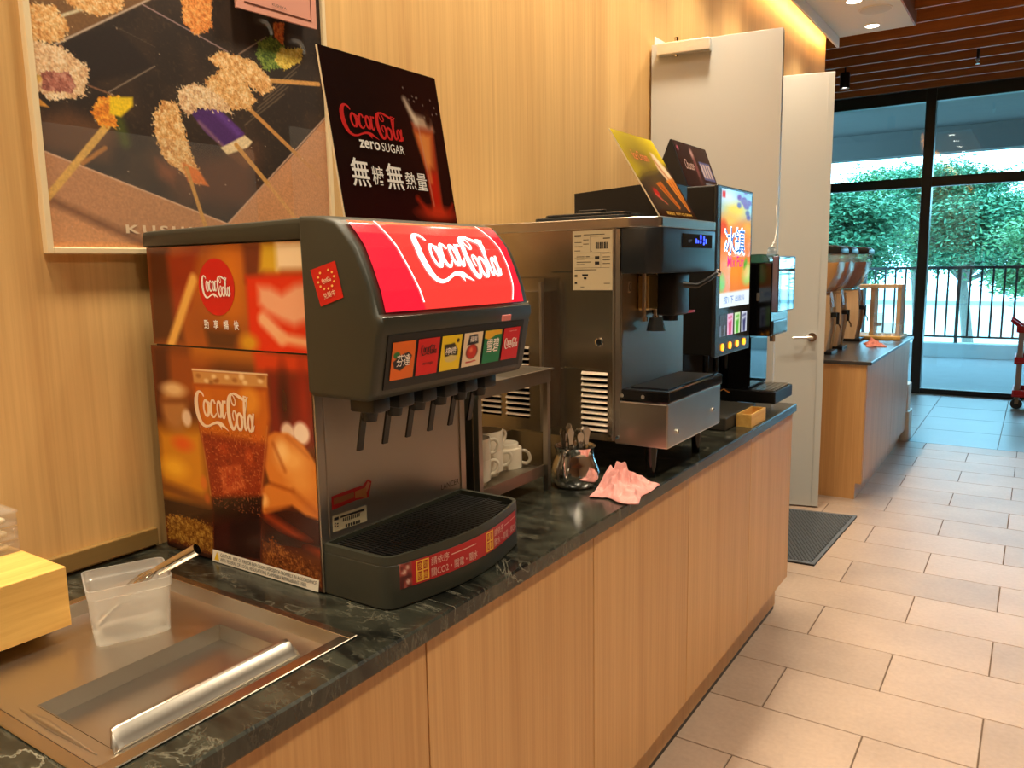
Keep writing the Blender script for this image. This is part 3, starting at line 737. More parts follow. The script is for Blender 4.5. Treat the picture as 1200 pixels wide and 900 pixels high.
# raised grip plate along the front of the slot
g = G(); prof = [(.597, .862), (.597, .866), (.592, .872), (.584, .884), (.578, .8875)]
NY = 40; rows = []
for k in range(NY+1):
    y = .462+(.752-.462)*k/NY; e = min(k, NY-k)/NY*.29; hfac = 1 if e > .012 else math.sqrt(max(0, 1-((.012-e)/.012)**2))*.75+.25
    for (x, z) in prof: rows.append((x-(0 if z < .867 else 0)+(.597-x)*(1-hfac), y, .862+(z-.862)*hfac))
n = len(prof)
g.add(rows, [(k*n+j, k*n+j+1, (k+1)*n+j+1, (k+1)*n+j) for k in range(NY) for j in range(n-1)])
gp = g.obj('grip_plate', M['steel'], t, True); md = gp.modifiers.new('thick', 'SOLIDIFY'); md.thickness = .0018

# ---- pine riser and clear case
tag(G().box(.02, .12, .8838, .239, .60, .982, .0015).obj('wooden_riser', M['pine']), 'pale pine riser block overhanging the edge of the ice well', 'riser')
M['case'] = clear('case_acrylic', (.98, .97, .95, 1), .06, .10, rough=.03, fres=False)
t = thing('acrylic_case', 'clear acrylic drawer case holding wrapped cutlery on the pine riser', 'case', (.06, .42, .982))
g = G(); x0, x1, y0, y1 = .022, .100, .2, .596
for z0, z1 in ((.9825, 1.003), (1.006, 1.026), (1.029, 1.05)):
    g2 = G().box(x0, y0, z0, x1, y0+.003, z1).box(x0, y1-.003, z0, x1, y1, z1).box(x0, y0, z0, x0+.003, y1, z1).box(x1-.003, y0, z0, x1, y1, z1).box(x0, y0, z0, x1, y1, z0+.0025)
    g2.obj('drawer', M['case'], t)
G().box(x0-.002, y0-.002, 1.051, x1+.002, y1+.002, 1.054).obj('lid', M['case'], t)
M['wrap'] = pbr('white_wrapper', S(226, 212, 184), .6)
k = 0
for z0 in (.986, 1.0095, 1.0325):
    for j in range(3):
        k += 1
        tag(G().box(x0+.008+j*.021, .24, z0, x0+.024+j*.021, .585, z0+.008, .003).obj('cutlery_packet', M['wrap']), 'white wrapped cutlery packet lying in the clear acrylic case', 'packet', 'cutlery packets in the acrylic case')

# ---- frosted tub with a scoop
def tub():
    t = thing('plastic_tub', 'small frosted square plastic tub standing on the ice well lid', 'tub', (.29, .668, .862))
    t.rotation_euler[2] = math.radians(66)-math.pi/2
    g = G(); zt = .095
    def ring(a, b, z, r=.014): return [(p[0], p[1], z) for p in rpoly([(-a, -b), (a, -b), (a, b), (-a, b)], r, 4)]
    # local axes: x = short side (.105), y = long side (.123)
    rows = [ring(.045, .053, .0005), ring(.047, .055, .0025), ring(.050, .059, .078), ring(.0525, .0615, .080), ring(.0535, .0625, zt), ring(.0515, .0605, zt), ring(.0500, .0590, .080), ring(.0478, .0568, .077), ring(.045, .053, .0035)]
    n = len(rows[0]); vs = [p for r_ in rows for p in r_]
    fs = [(i*n+k, i*n+(k+1) % n, (i+1)*n+(k+1) % n, (i+1)*n+k) for i in range(len(rows)-1) for k in range(n)]
    fs += [tuple(range(n))[::-1], tuple(range((len(rows)-1)*n, len(rows)*n))]
    g.add(vs, fs); me = bpy.data.meshes.new('tub_wall'); me.from_pydata(g.v, [], g.f); me.materials.append(M['frosted'])
    me.polygons.foreach_set('use_smooth', [True]*len(me.polygons)); me.set_sharp_from_angle(angle=math.radians(40))
    o = bpy.data.objects.new('tub_wall', me); COL.objects.link(o); o.parent = t
tub()
t = thing('ice_scoop', 'steel ice scoop with a hollow tube handle leaning in the frosted tub', 'scoop', (.32, .66, .868))
h0 = PZ(186, 668.5, .960); h1 = PZ(231, 643.5, .996)
hv = Vector(h1)-Vector(h0); g = G(); g.cyl(h0, h1, .0085, .0095, 18, False); g.cyl(Vector(h0)+hv*.02, h1, .0065, .0075, 18, False)
g.obj('handle', M['steel_smooth'], t, True)
# scoop bowl: open trough reaching the tub floor
g = G(); end = np.array([.266, .628, .874]); st = np.array(h0); rows = []
d_ = end-st; d_ /= np.linalg.norm(d_); side = np.cross(d_, [0, 0, 1]); side /= np.linalg.norm(side); upv = np.cross(side, d_)
for k in range(9):
    s_ = k/8; c = st+(end-st)*s_; wdt = .009+.024*math.sin(min(1, s_*2.2)*math.pi/2)*(1 if s_ < .7 else 1-(s_-.7)*2.2)
    for j in range(9):
        a = -1.25+2.5*j/8; rows.append(tuple(c+side*wdt*math.sin(a)/math.sin(1.25)*1.0+upv*(wdt*.7*(1-math.cos(a)))))
g.add(rows, [(k*9+j, k*9+j+1, (k+1)*9+j+1, (k+1)*9+j) for k in range(8) for j in range(8)])
sb = g.obj('scoop_bowl', M['steel_smooth'], t, True); sb.modifiers.new('thick', 'SOLIDIFY').thickness = .001

# ================================================================== SODA FOUNTAIN
SF = thing('soda_fountain', 'olive-black soda fountain with a glowing red front panel and a printed cola picture side', 'soda machine', (.35, 1.11, .88))
YL, YR = .904, 1.318
G().box(.05, YL, .884, .486, YR, 1.49, .002).obj('body', M['plastic_green'], SF)
for y_ in (YL-.001, YR-.016): G().box(.478, y_, .884, .494, y_+.017, 1.24).obj('corner_post', M['steel_z'], SF)
G().prism(rpoly([(.040, 1.490), (.500, 1.490), (.500, 1.526), (.040, 1.520)], [.0, .0, .012, .012]), 'Y', YL-.008, YR+.008, .008).obj('top_cap', M['plastic_green'], SF, True)
for yy in (YL+.03, YR-.05):
    for xx in (.08, .45): G().cyl((xx, yy, .88), (xx, yy, .885), .012, n=12).obj('foot', M['black'], SF)
# hood: rounded nose over the valves
hood = [(.488, 1.528), (.545, 1.526), (.574, 1.5185), (.584, 1.5105), (.600, 1.4935), (.616, 1.474), (.632, 1.440), (.646, 1.404), (.654, 1.371), (.662, 1.366), (.6635, 1.350), (.658, 1.338), (.640, 1.246), (.632, 1.236), (.618, 1.232), (.500, 1.232), (.490, 1.240)]
hd = G().prism(hood, 'Y', YL-.012, YR+.010, .009, 3).obj('hood', M['plastic_green'], SF, True)
# light panel following the nose
LPROF = np.array([(.580, 1.5165), (.586, 1.5120), (.602, 1.4955), (.618, 1.4755), (.634, 1.4410), (.648, 1.4050), (.656, 1.3725)])
_s = np.concatenate([[0], np.cumsum(np.hypot(*np.diff(LPROF, axis=0).T))]); _s /= _s[-1]
def light_panel(off=0.0):
    def fn(X, Y):       # X 0..100 along the panel (near to far), Y 0..100 down it
        X = np.asarray(X, float); Y = np.asarray(Y, float)
        px = np.interp(Y/100, _s, LPROF[:, 0])+off; pz = np.interp(Y/100, _s, LPROF[:, 1])+off*.6
        bow = .003*np.sin(np.clip(X, 0, 100)/100*math.pi)
        return np.stack([px+bow, .909+(1.303-.909)*X/100, pz], -1)
    return fn
p = Paint(0, 0, 100, 100, 140, 70, (238, 52, 44))
p.poly([(-2, -2), (15, -2), (18, 35), (22, 75), (24, 102), (-2, 102)], (226, 14, 44), 1.5); p.poly([(86, -2), (91, 20), (94, 50), (93, 80), (89, 102), (102, 102), (102, -2)], (226, 14, 44), 1.5)
M['backlit'] = print_mat('backlit_red_panel', .12, 0.95, 1.0, .3)
lp = p.mesh('light_panel', light_panel(.0022), M['backlit'], SF, label='glowing red panel with white script lettering')
M['backlit_white'] = pbr('backlit_white', S(255, 250, 244), .3, emit=S(255, 246, 240), estr=1.0)
script_logo(light_panel(.0034), (29, 16, 88, 74), M['backlit_white'], lp, thin=1.0)
for a in ([(15, 0, 1.0), (18, 35, 1.0), (22, 75, 1.0), (23.5, 93, 1.0)], [(86, 0, 1.0), (91, 20, 1.0), (94, 50, 1.0), (93, 80, 1.0), (90, 97, 1.0)]):
    g = G(); C = crom(a); n = len(C); f_ = light_panel(.0034); A = f_(C[:, 0]-.4, C[:, 1]); B = f_(C[:, 0]+.4, C[:, 1])
    g.add(np.concatenate([A, B]), [(i, i+1, n+i+1, n+i) for i in range(n-1)])
    g.obj('curved_line', M['backlit_white'], lp)
# recessed black button band with six flavour cards
def band(off=0.0):
    def fn(X, Y): X = np.asarray(X, float); Y = np.asarray(Y, float); return np.stack([.6575-.0162*Y/100+off, .912+(1.302-.912)*X/100, 1.338-.088*Y/100], -1)
    return fn
f_ = band(.002)
bd = G().slab(*[tuple(f_(x, y)) for x, y in ((0, 100), (100, 100), (100, 0), (0, 0))], .012).obj('button_band', M['black'], SF)
cards = [((232, 104, 20), 'fan'), ((214, 22, 20), 'zero'), ((244, 204, 24), 'tea'), ((236, 208, 172), 'apple'), ((8, 122, 72), 'lime'), ((214, 20, 38), 'cola')]
M['card'] = print_mat('flavour_card', .3)
M['ink_card_w'] = pbr('card_white', S(255, 240, 225), .4)
M['ink_card_dk'] = pbr('card_dark', S(34, 24, 22), .4)
for i, (c, kd) in enumerate(cards):
    x0 = 2.8+i*16.0; x1 = x0+14.3
    p = Paint(x0, 14, x1, 84, 30, 44, c)
    if kd == 'fan':
        p.poly([(x0+1, 50), (x0+5, 40), (x0+10, 34), (x0+12.5, 42), (x0+11, 56), (x0+6, 68), (x0+2, 62)], (26, 22, 30), .6); p.ell(x0+3, 38, 2, 6, (30, 110, 50), .5)
    if kd == 'tea':
        p.poly([(x0+2, 32), (x0+9, 30), (x0+12, 44), (x0+12, 56), (x0+3, 56)], (52, 40, 18), .8); p.ell(x0+7.5, 61, 4.4, 7, (222, 196, 120), .8); p.ell(x0+11.6, 26, 1, 4, (40, 30, 20), .4)
    if kd == 'apple':
        p.poly([(x0+4, 20), (x0+10, 18), (x0+11.5, 38), (x0+3, 40)], (34, 34, 44), .8); p.ell(x0+7, 54, 4.6, 15, (120, 40, 30), .8); p.ell(x0+7, 54, 3.6, 14, (206, 44, 26), .8); p.ell(x0+6.3, 50, 1.3, 5, (240, 120, 80), 1.2); p.line((x0+4.4, 75), (x0+9.6, 74), 3, (196, 40, 30), .6)
    if kd == 'lime':
        p.poly([(x0, 14), (x1, 14), (x1, 24), (x0+9, 26), (x0+4, 34), (x0, 30)], (240, 180, 40), .8)
    if kd in ('zero',):
        p.poly([(x0, 48), (x1, 46), (x1, 85), (x0, 85)], (224, 12, 16), 2)
    o = p.mesh('flavour_card', band(.0032), M['card'], bd)
    fb = band(.0040)
    if kd == 'fan':
        lettering('芬達', fb, (x0+3, 38, x0+11.5, 60), M['ink_card_w'], o, 1, .006)
    if kd == 'zero': script_logo(fb, (x0+2, 26, x0+12.5, 46), M['ink_card_dk'], o); lettering('zero sugar', fb, (x0+4, 60, x0+11, 66), M['ink_card_dk'], o)
    if kd == 'tea': lettering('檸檬', fb, (x0+3, 38, x0+10.5, 52), M['ink_card_w'], o, 1, .006)
    if kd == 'apple': lettering('蘋果', fb, (x0+4.6, 22, x0+10, 34), M['ink_card_w'], o, 1, .004)
    if kd == 'lime': lettering('雪碧', fb, (x0+2.4, 32, x0+12.4, 62), M['ink_card_w'], o, 1, .01)
    if kd == 'cola': script_logo(fb, (x0+1.5, 36, x0+13, 60), M['ink_card_w'], o); lettering('original taste', fb, (x0+4, 20, x0+11, 23), M['ink_card_w'], o)
G().slab(*[tuple(band(.0085)(x, y)) for x, y in ((77, -16), (84, -16), (84, -4), (77, -4))], .003).obj('warning_sticker', pbr('pink_sticker', S(214, 120, 112), .5), SF)
# valves with push levers
for i in range(6):
    yc = .912+.39*(2.8+i*16+7.15)/100
    v = G().box(.548, yc-.020, 1.205, .604, yc+.020, 1.236, .004).cyl((.574, yc, 1.188), (.574, yc, 1.206), .012, .015, 14).obj('valve', M['black'], SF, True)
    G().slab((.560, yc-.0065, 1.205), (.560, yc+.0065, 1.205), (.545, yc+.0065, 1.135), (.545, yc-.0065, 1.135), .004).obj('push_lever', M['black'], v)
# steel splash panel with its stickers
fp = G().prism(rpoly([(.924, .955), (1.312, .955), (1.312, 1.238), (.924, 1.238)], .010), 'X', .486, .4915, .0015, 1).obj('splash_panel', M['steel_z'], SF)
sp_ = lambda off: on_plane('X', .4915+off)
fsp = sp_(.0006)
def px_poly(fn, pts, mat, name, parent, thick=0.0):
    P = [tuple(fn(np.array(float(x)), np.array(float(y)))) for x, y in pts]; g = G(); g.add(P, [tuple(range(len(P)))]); return g.obj(name, mat, parent)
st1 = px_poly(fsp, [(388.5, 582), (415, 572), (425, 569), (431, 561.5), (435.5, 564), (432, 583), (418, 586), (389, 598)], M['ink_red'], 'sticker', fp)
px_poly(sp_(.0012), [(391, 584.5), (415, 576.5), (415, 583), (391, 592)], pbr('tan_print', S(176, 110, 60), .5), 'sticker_print', st1)
px_poly(sp_(.0013), [(416, 576), (424, 573), (429, 571), (430, 584), (424, 583), (416, 584)], pbr('skin_print', S(214, 140, 74), .5), 'sticker_print', st1)
px_poly(sp_(.0012), [(427, 573), (431, 564), (434, 566), (430, 577)], pbr('skin_print_light', S(222, 150, 110), .5), 'sticker_print', st1)
st2 = px_poly(fsp, [(389.5, 605), (429.5, 592), (430, 610.5), (390, 624)], M['paper'], 'serial_label', fp)
g = G(); fl = sp_(.0012)
def bar(g, fn, a, b, c, d): g.add([tuple(fn(np.array(float(x)), np.array(float(y)))) for x, y in (a, b, c, d)], [(0, 1, 2, 3)])
for j in range(9): bar(g, fl, (402+j*2.3, 607.2-j*.75), (403.2+j*2.3, 606.8-j*.75), (403.2+j*2.3, 611-j*.75), (402+j*2.3, 611.4-j*.75))
for j in range(6): bar(g, fl, (405+j*3, 614.5-j), (407+j*3, 613.9-j), (407+j*3, 617.4-j), (405+j*3, 618-j))
bar(g, fl, (391.5, 607), (397, 605.2), (397, 608.5), (391.5, 610.4)); bar(g, fl, (399, 605), (427, 595.8), (427, 598.4), (399, 607))
for j in range(4): bar(g, fl, (392+(j % 2)*3, 613+(j//2)*3), (393.6+(j % 2)*3, 612.5+(j//2)*3), (393.6+(j % 2)*3, 614+(j//2)*3), (392+(j % 2)*3, 614.6+(j//2)*3))
g.obj('barcode', M['ink'], st2)
def plane_frame(axis, val, u0, v0, u1, v1):
    """unit frame on an x= or y= plane: u along Y (or X), v downwards in z"""
    def fn(X, Y):
        X = np.asarray(X, float); Y = np.asarray(Y, float); U = u0+(u1-u0)*X; V = v0+(v1-v0)*Y; W = np.full_like(U, val)
        return np.stack([W, U, V], -1) if axis == 'X' else np.stack([U, W, V], -1)
    return fn
lettering('LANCER', plane_frame('X', .4922, 1.235, .997, 1.295, .985), (0, 0, 1, 1), pbr('badge_grey', S(70, 60, 48), .4), fp)
# picture panels on the left side
YP = YL-.0022
def W(px, py, Yp=YP): q = PY(px, py, Yp); return (q[0]*1000, -q[2]*1000)
side_fn = lambda off: (lambda X, Y: np.stack([np.asarray(X)/1000, np.full_like(np.asarray(X, float), YP-off), -np.asarray(Y)/1000], -1))
M['print'] = print_mat('glossy_print', .22)
p = Paint(46, -1489, 492, -1303, 260, 150, (168, 84, 28))
p.grain(.1, 30, 2)
p.poly([W(172, 290), W(196, 288), W(205, 345), W(215, 400), W(178, 404)], (86, 42, 20), 30); p.poly([W(196, 300), W(232, 290), W(222, 360), W(204, 372)], (150, 52, 24), 26)
p.line(W(226, 328), W(199, 408), 24, (236, 178, 84), 12)
p.ell(*W(268, 330), 44, 70, (214, 118, 24), 50, .8); p.poly([W(284, 284), W(306, 284), W(308, 322), W(288, 330)], (112, 44, 22), 20)
p.poly([W(306, 284), W(330, 283), W(326, 320), W(304, 318)], (214, 168, 40), 18); p.poly([W(322, 282), W(358, 281), W(360, 316), W(324, 316)], (244, 218, 176), 16)
p.poly([W(288, 324), W(364, 320), W(366, 420), W(294, 414)], (222, 44, 14), 14)
p.poly([W(302, 335), W(316, 336), W(330, 344), W(345, 334), W(364, 330), W(364, 375), W(345, 382), W(330, 376), W(312, 366), W(303, 356)], (238, 170, 130), 20)
p.line(W(308, 374), W(330, 396), 26, (240, 176, 130), 14); p.line(W(330, 396), W(360, 402), 18, (240, 170, 120), 14)
p.poly([W(240, 384), W(280, 388), W(275, 412), W(245, 408)], (92, 48, 20), 20); p.ell(*W(292, 402), 24, 16, (210, 150, 30), 18)
up = p.mesh('upper_picture_panel', side_fn(0), M['print'], SF)
cx, cz = .2555, 1.4135
badge = G().add([(cx+.0515*math.cos(k*.1309), YP-.0006, cz+.0515*math.sin(k*.1309)) for k in range(48)], [tuple(range(48))]).obj('round_badge', M['ink_red'], up)
fxz = lambda off: (lambda X, Y: np.stack([np.asarray(X, float), np.full_like(np.asarray(X, float), YP-off), -np.asarray(Y, float)], -1))
script_logo(fxz(.0012), (cx-.042, -(cz+.022), cx+.042, -(cz-.020)), M['ink_white'], badge)
for ch, xx in zip('勁享暢快', (.212, .240, .269, .298)):
    lettering(ch, fxz(.0006), (xx, -1.354, xx+.0135, -1.337), M['ink_white'], up, 1, .01)
p = Paint(34, -1300, 490, -884, 280, 300, (96, 44, 16))
p.poly([W(178, 404), W(250, 408), W(240, 470), W(180, 470)], (150, 70, 22), 50); p.poly([W(178, 404), W(196, 404), W(205, 520), W(185, 520)], (84, 36, 16), 26)
p.line(W(230, 410), W(300, 416), 36, (196, 112, 30), 30, .8); p.poly([W(296, 410), W(366, 416), W(366, 440), W(300, 436)], (206, 56, 16), 20)
p.poly([W(314, 436), W(368, 440), W(370, 520), W(316, 512)], (118, 22, 14), 26); p.ell(*W(333, 470), 14, 50, (60, 12, 10), 22); p.ell(*W(356, 470), 12, 60, (150, 30, 16), 22)
p.poly([W(184, 500), W(238, 500), W(246, 600), W(190, 596)], (210, 134, 26), 44); p.ell(*W(204, 478), 42, 46, (176, 116, 60), 26); p.ell(*W(203, 456), 38, 13, (226, 186, 130), 14); p.line(W(190, 470), W(218, 470), 10, (120, 60, 24), 10, .8)
p.ell(*W(219, 490), 15, 17, (240, 214, 184), 9, .85); p.ell(*W(214, 520), 30, 14, (226, 90, 24), 18, .9); p.ell(*W(204, 548), 40, 20, (244, 176, 40), 24); p.line(W(192, 570), W(244, 590), 26, (120, 64, 22), 20, .9)
p.poly([W(186, 580), W(250, 596), W(252, 614), W(190, 604)], (52, 24, 12), 18)
p.crumb([W(196, 604), W(212, 604), W(250, 618), W(252, 648), W(215, 636), W(198, 630)], (132, 84, 26), (190, 146, 60), (84, 42, 14), 3, 12)
p.poly([W(195, 634), W(250, 652), W(300, 662), W(378, 690), W(378, 704), W(195, 668)], (34, 14, 8), 14)
p.poly([W(304, 590), W(378, 600), W(382, 650), W(308, 640)], (58, 20, 12), 22); p.line(W(312, 604), W(374, 646), 16, (170, 58, 18), 16, .8); p.line(W(316, 628), W(376, 640), 12, (36, 12, 8), 12, .8)
p.crumb([W(308, 636), W(320, 632), W(336, 646), W(376, 666), W(377, 686), W(330, 674), W(309, 664)], (104, 50, 18), (176, 106, 44), (60, 24, 10), 8, 12)
p.ell(*W(337, 507), 17, 18, (244, 216, 186), 9, .9); p.ell(*W(353, 508), 21, 20, (248, 226, 200), 9, .95)
# hand behind and beside the glass
sk = [W(310, 512), W(322, 506), W(338, 508), W(356, 522), W(372, 546), W(376, 610), W(358, 604), W(342, 592), W(326, 598), W(310, 602), W(300, 596), W(298, 582), W(306, 572), W(316, 566), W(308, 540)]
p.poly(sk, (214, 122, 44), 7); p.ell(*W(342, 540), 36, 24, (244, 176, 92), 30, .9); p.ell(*W(330, 528), 16, 18, (252, 206, 132), 20, .8); p.ell(*W(352, 566), 30, 20, (236, 158, 74), 26, .8)
p.line(W(316, 566), W(344, 576), 5, (150, 66, 18), 9, .85); p.line(W(320, 520), W(334, 552), 6, (170, 78, 24), 10, .8); p.line(W(344, 576), W(374, 604), 10, (170, 84, 28), 14, .7); p.line(W(336, 512), W(362, 536), 5, (184, 96, 34), 9, .6)
p.ell(*W(308, 586), 15, 13, (250, 184, 100), 10, .95); p.ell(*W(304, 582), 6, 6, (255, 214, 150), 6, .8); p.line(W(312, 598), W(338, 594), 5, (150, 70, 22), 8, .7)
p.ell(*W(239, 566), 10, 14, (216, 112, 36), 8, .9); p.ell(*W(243, 584), 8, 10, (190, 90, 30), 8, .8)
# the glass
GL = [W(225, 434), W(229, 470), W(234, 506), W(243, 545), W(249, 587), W(251, 650), W(306, 658), W(307, 575), W(312, 530), W(316, 488), W(313, 440)]
p.poly(GL, (132, 44, 12), 4); p.poly([W(227, 450), W(313, 456), W(316, 490), W(312, 520), W(236, 506), W(230, 470)], (196, 98, 22), 16)
p.ell(*W(292, 470), 26, 26, (232, 150, 44), 22, .8); p.ell(*W(244, 480), 16, 30, (214, 118, 30), 20, .7); p.ell(*W(300, 512), 14, 24, (206, 92, 24), 16, .7)
p.poly([W(238, 512), W(312, 522), W(307, 582), W(249, 580)], (142, 40, 14), 16, .85)
p.poly([W(256, 548), W(282, 544), W(288, 572), W(262, 580)], (196, 86, 40), 8, .8); p.poly([W(262, 552), W(280, 550), W(283, 566), W(266, 570)], (166, 54, 22), 8, .8); p.ell(*W(292, 536), 10, 14, (190, 70, 24), 10, .8); p.ell(*W(262, 526), 14, 10, (176, 60, 20), 10, .8)
p.poly([W(249, 584), W(307, 582), W(306, 658), W(251, 650)], (38, 10, 9), 12); p.poly([W(252, 606), W(270, 608), W(270, 646), W(253, 644)], (66, 22, 16), 16, .6)
p.poly([W(225, 434), W(313, 440), W(313, 454), W(227, 449)], (206, 150, 82), 5, .9)
for k in range(14):
    r_ = np.random.default_rng(900+k); q = W(232+76*r_.random(), 440+9*r_.random()); p.ell(q[0], q[1], 7, 4, (238, 206, 150) if k % 2 else (150, 90, 40), 4, .8)
p.line(W(225, 433), W(313, 439), 3, (250, 226, 180), 2, .9)
m_ = np.clip(-p.sd(GL)/6, 0, 1); nz = vnoise(p.h, p.w, 2.0, 21); zone = (p.Y > W(240, 500)[1]) & (p.Y < W(240, 590)[1])
p.mix(m_*zone*np.clip((nz-.72)*6, 0, 1)*.45, (236, 150, 84)); p.mix(m_*zone*np.clip((.28-nz)*6, 0, 1)*.4, (76, 18, 8))
p.line(W(229, 460), W(247, 580), 3, (232, 160, 80), 4, .5); p.line(W(313, 500), W(306, 580), 3, (226, 150, 70), 4, .5)
lo = p.mesh('lower_picture_panel', side_fn(0), M['print'], SF)
fW = lambda X, Y: on_plane('Y', YP-.0007)(np.asarray(X, float), np.asarray(Y, float))
def quad_frame(axis, val, tl, tr_, br, bl):
    """frame 0..1 whose corners are photo pixels on a plane"""
    P = [tuple(on_plane(axis, val)(np.array(float(a)), np.array(float(b)))) for a, b in (tl, tr_, br, bl)]
    return bilerp(*P)
M['ink_cream'] = pbr('cream_ink', S(236, 206, 172), .4)
script_logo(quad_frame('Y', YP-.0007, (227, 457), (300, 459), (300, 512), (230, 498)), (0, 0, 1, 1), M['ink_cream'], lo)
cq = quad_frame('Y', YP-.0009, (249.5, 643.5), (374, 680), (373, 694), (249, 657))
cl_ = G().add([tuple(cq(x, y)) for x, y in ((0, 0), (1, 0), (1, 1), (0, 1))], [(0, 1, 2, 3)]).obj('caution_label', pbr('label_white', S(236, 228, 210), .5), lo)
cq2 = quad_frame('Y', YP-.0015, (249.5, 643.5), (374, 680), (373, 694), (249, 657))
lettering('CAUTION - RISK OF FIRE OR EXPLOSION DISPOSE OF PROPERLY IN ACCORDANCE', cq2, (.08, .16, .98, .46), M['ink'], cl_)
lettering('WITH FEDERAL OR LOCAL REGULATIONS. FLAMMABLE REFRIGERANT USED.', cq2, (.08, .56, .9, .86), M['ink'], cl_)
G().add([tuple(cq2(x, y)) for x, y in ((.018, .85), (.07, .85), (.044, .12))], [(0, 1, 2)]).obj('warning_triangle', pbr('yellow_ink', S(232, 190, 30), .5), cl_)
# red sticker on the hood cheek
YH = YL-.0130
sq = quad_frame('Y', YH, (363.5, 316.5), (392.5, 305.5), (402.5, 348.5), (376, 359.5))
sk_ = G().add([tuple(sq(x, y)) for x, y in ((0, 0), (1, 0), (1, 1), (0, 1))], [(0, 1, 2, 3)]).obj('hood_sticker', M['ink_red'], SF)
sq2 = quad_frame('Y', YH-.0006, (363.5, 316.5), (392.5, 305.5), (402.5, 348.5), (376, 359.5))
script_logo(sq2, (.32, .33, .70, .47), M['ink_cream'], sk_); lettering('兌獎中', sq2, (.22, .70, .72, .86), M['ink_cream'], sk_, 1, .004)
g = G()
for k in range(11):
    a = math.radians(-55+k*29); c = (.5+.33*math.cos(a+math.pi/2+.0), .40+.22*math.sin(a+math.pi/2)); 
    a2 = math.radians(-60+k*30); c = (.5+.33*math.cos(a2), .38+.25*math.sin(a2)) if True else c
    g.add([tuple(sq2(c[0]+.045*math.cos(j*.785), c[1]+.032*math.sin(j*.785))) for j in range(8)], [tuple(range(8))])
g.obj('gold_dots', pbr('gold_ink', S(244, 190, 96), .5), sk_)
# drip tray with a bowed front
NB = 22; ys_ = np.linspace(.906, 1.302, NB)
bow = lambda y: .640+.036*math.sin(max(0, min(1, (y-.906)/.396))*math.pi)
front = [(bow(y), y) for y in ys_]
outl = [(.492, .906)]+front+[(.492, 1.302)]
rr_ = [0.004]+[.028]+[0.0]*(NB-2)+[.028]+[0.004]
outl_r = rpoly([(.492, .906)]+[(bow(.906)-.0, .906)]+front[2:-2]+[(bow(1.302), 1.302)]+[(.492, 1.302)], [.004, .03]+[0]*(NB-4)+[.03, .004], 6)
dt = G().prism(outl_r, 'Z', .8812, .958, .002, 1).obj('drip_tray', M['plastic_green'], SF, True)
inn = [(.492+(x-.492)*.945+.004, 1.104+(y-1.104)*.955) for x, y in outl_r]
g = G(); n = len(outl_r)   # raised rim
vs = [(x, y, .958) for x, y in outl_r]+[(x-.0015 if x > .5 else x, y, .972) for x, y in outl_r]+[(x, y, .972) for x, y in inn]+[(x, y, .960) for x, y in inn]
g.add(vs, [(r_*n+i, r_*n+(i+1) % n, (r_+1)*n+(i+1) % n, (r_+1)*n+i) for r_ in range(3) for i in range(n)])
g.obj('rim', M['plastic_green'], dt, True)
g = G()
for k in range(44):
    y = .925+k*.00825; xe = bow(y)*.945+.492*.055-.006-(.02 if k < 2 or k > 41 else 0)
    g.box(.500, y-.0022, .959, xe, y+.0022, .9665)
g.box(.575, .92, .960, .579, 1.288, .9672)
dg_ = g.obj('drip_grille', M['black'], dt); dg_['kind'] = 'stuff'
# red banner wrapped round the front
def banner(off):
    yy = np.linspace(.906, 1.302, 200); xx = np.array([bow(y) for y in yy])
    ry = .030
    def fn(X, Y):      # X 0..1 near to far
        y = .921+(1.286-.921)*np.asarray(X, float); x = np.interp(y, yy, xx)+off
        e = np.minimum(y-.906, 1.302-y); x = x-np.where(e < ry, .012*(1-e/ry)**1.5, 0)
        return np.stack([x, y, .957-.043*np.asarray(Y, float)], -1)
    return fn
p = Paint(0, 0, 1, 1, 160, 14, (178, 10, 22))
p.poly([(0, -.1), (.085, -.1), (.085, 1.1), (0, 1.1)], (150, 60, 50), .004); nz = vnoise(14, 160, 2.5, 5); mk = (p.X < .085)
p.mix(mk*np.clip((nz-.5)*5, 0, 1), (216, 170, 150)); p.mix(mk*np.clip((.4-nz)*5, 0, 1), (80, 20, 20))
bn = p.mesh('red_banner', banner(.0012), print_mat('banner_print', .4), dt)
M['ink_yel'] = pbr('yellow_frame_ink', S(238, 176, 60), .5); M['ink_pink'] = pbr('pale_ink', S(226, 178, 160), .5)
bf = banner(.0019)
for x0, t1, t2, a, b in ((.105, '夜間', '關機', '請依序', '關CO2・關電・關水'), (.585, '早上', '開機', '請依序', '開水・開電・開CO2')):
    g = G()
    for (u0, v0, u1, v1) in ((x0, .06, x0+.008, .92), (x0+.064, .06, x0+.072, .92), (x0, .06, x0+.072, .12), (x0, .86, x0+.072, .92), (x0, .46, x0+.072, .52), (x0+.032, .06, x0+.040, .92)):
        g.add([tuple(bf(u, v)) for u, v in ((u0, v0), (u1, v0), (u1, v1), (u0, v1))], [(0, 1, 2, 3)])
    g.obj('yellow_frame', M['ink_yel'], bn)
    lettering(t1, bf, (x0+.010, .16, x0+.062, .43), M['ink_yel'], bn); lettering(t2, bf, (x0+.010, .56, x0+.062, .82), M['ink_yel'], bn)
    lettering(a, bf, (x0+.085, .10, x0+.195, .44), M['ink_pink'], bn); lettering(b, bf, (x0+.085, .54, x0+.40, .90), M['ink_pink'], bn)
    G().add([tuple(bf(u, v)) for u, v in ((x0+.21, .25), (x0+.3, .25), (x0+.39, .25), (x0+.39, .29), (x0+.3, .29), (x0+.21, .29))], [(0, 1, 4, 5), (1, 2, 3, 4)]).obj('thin_line', M['ink_pink'], bn)
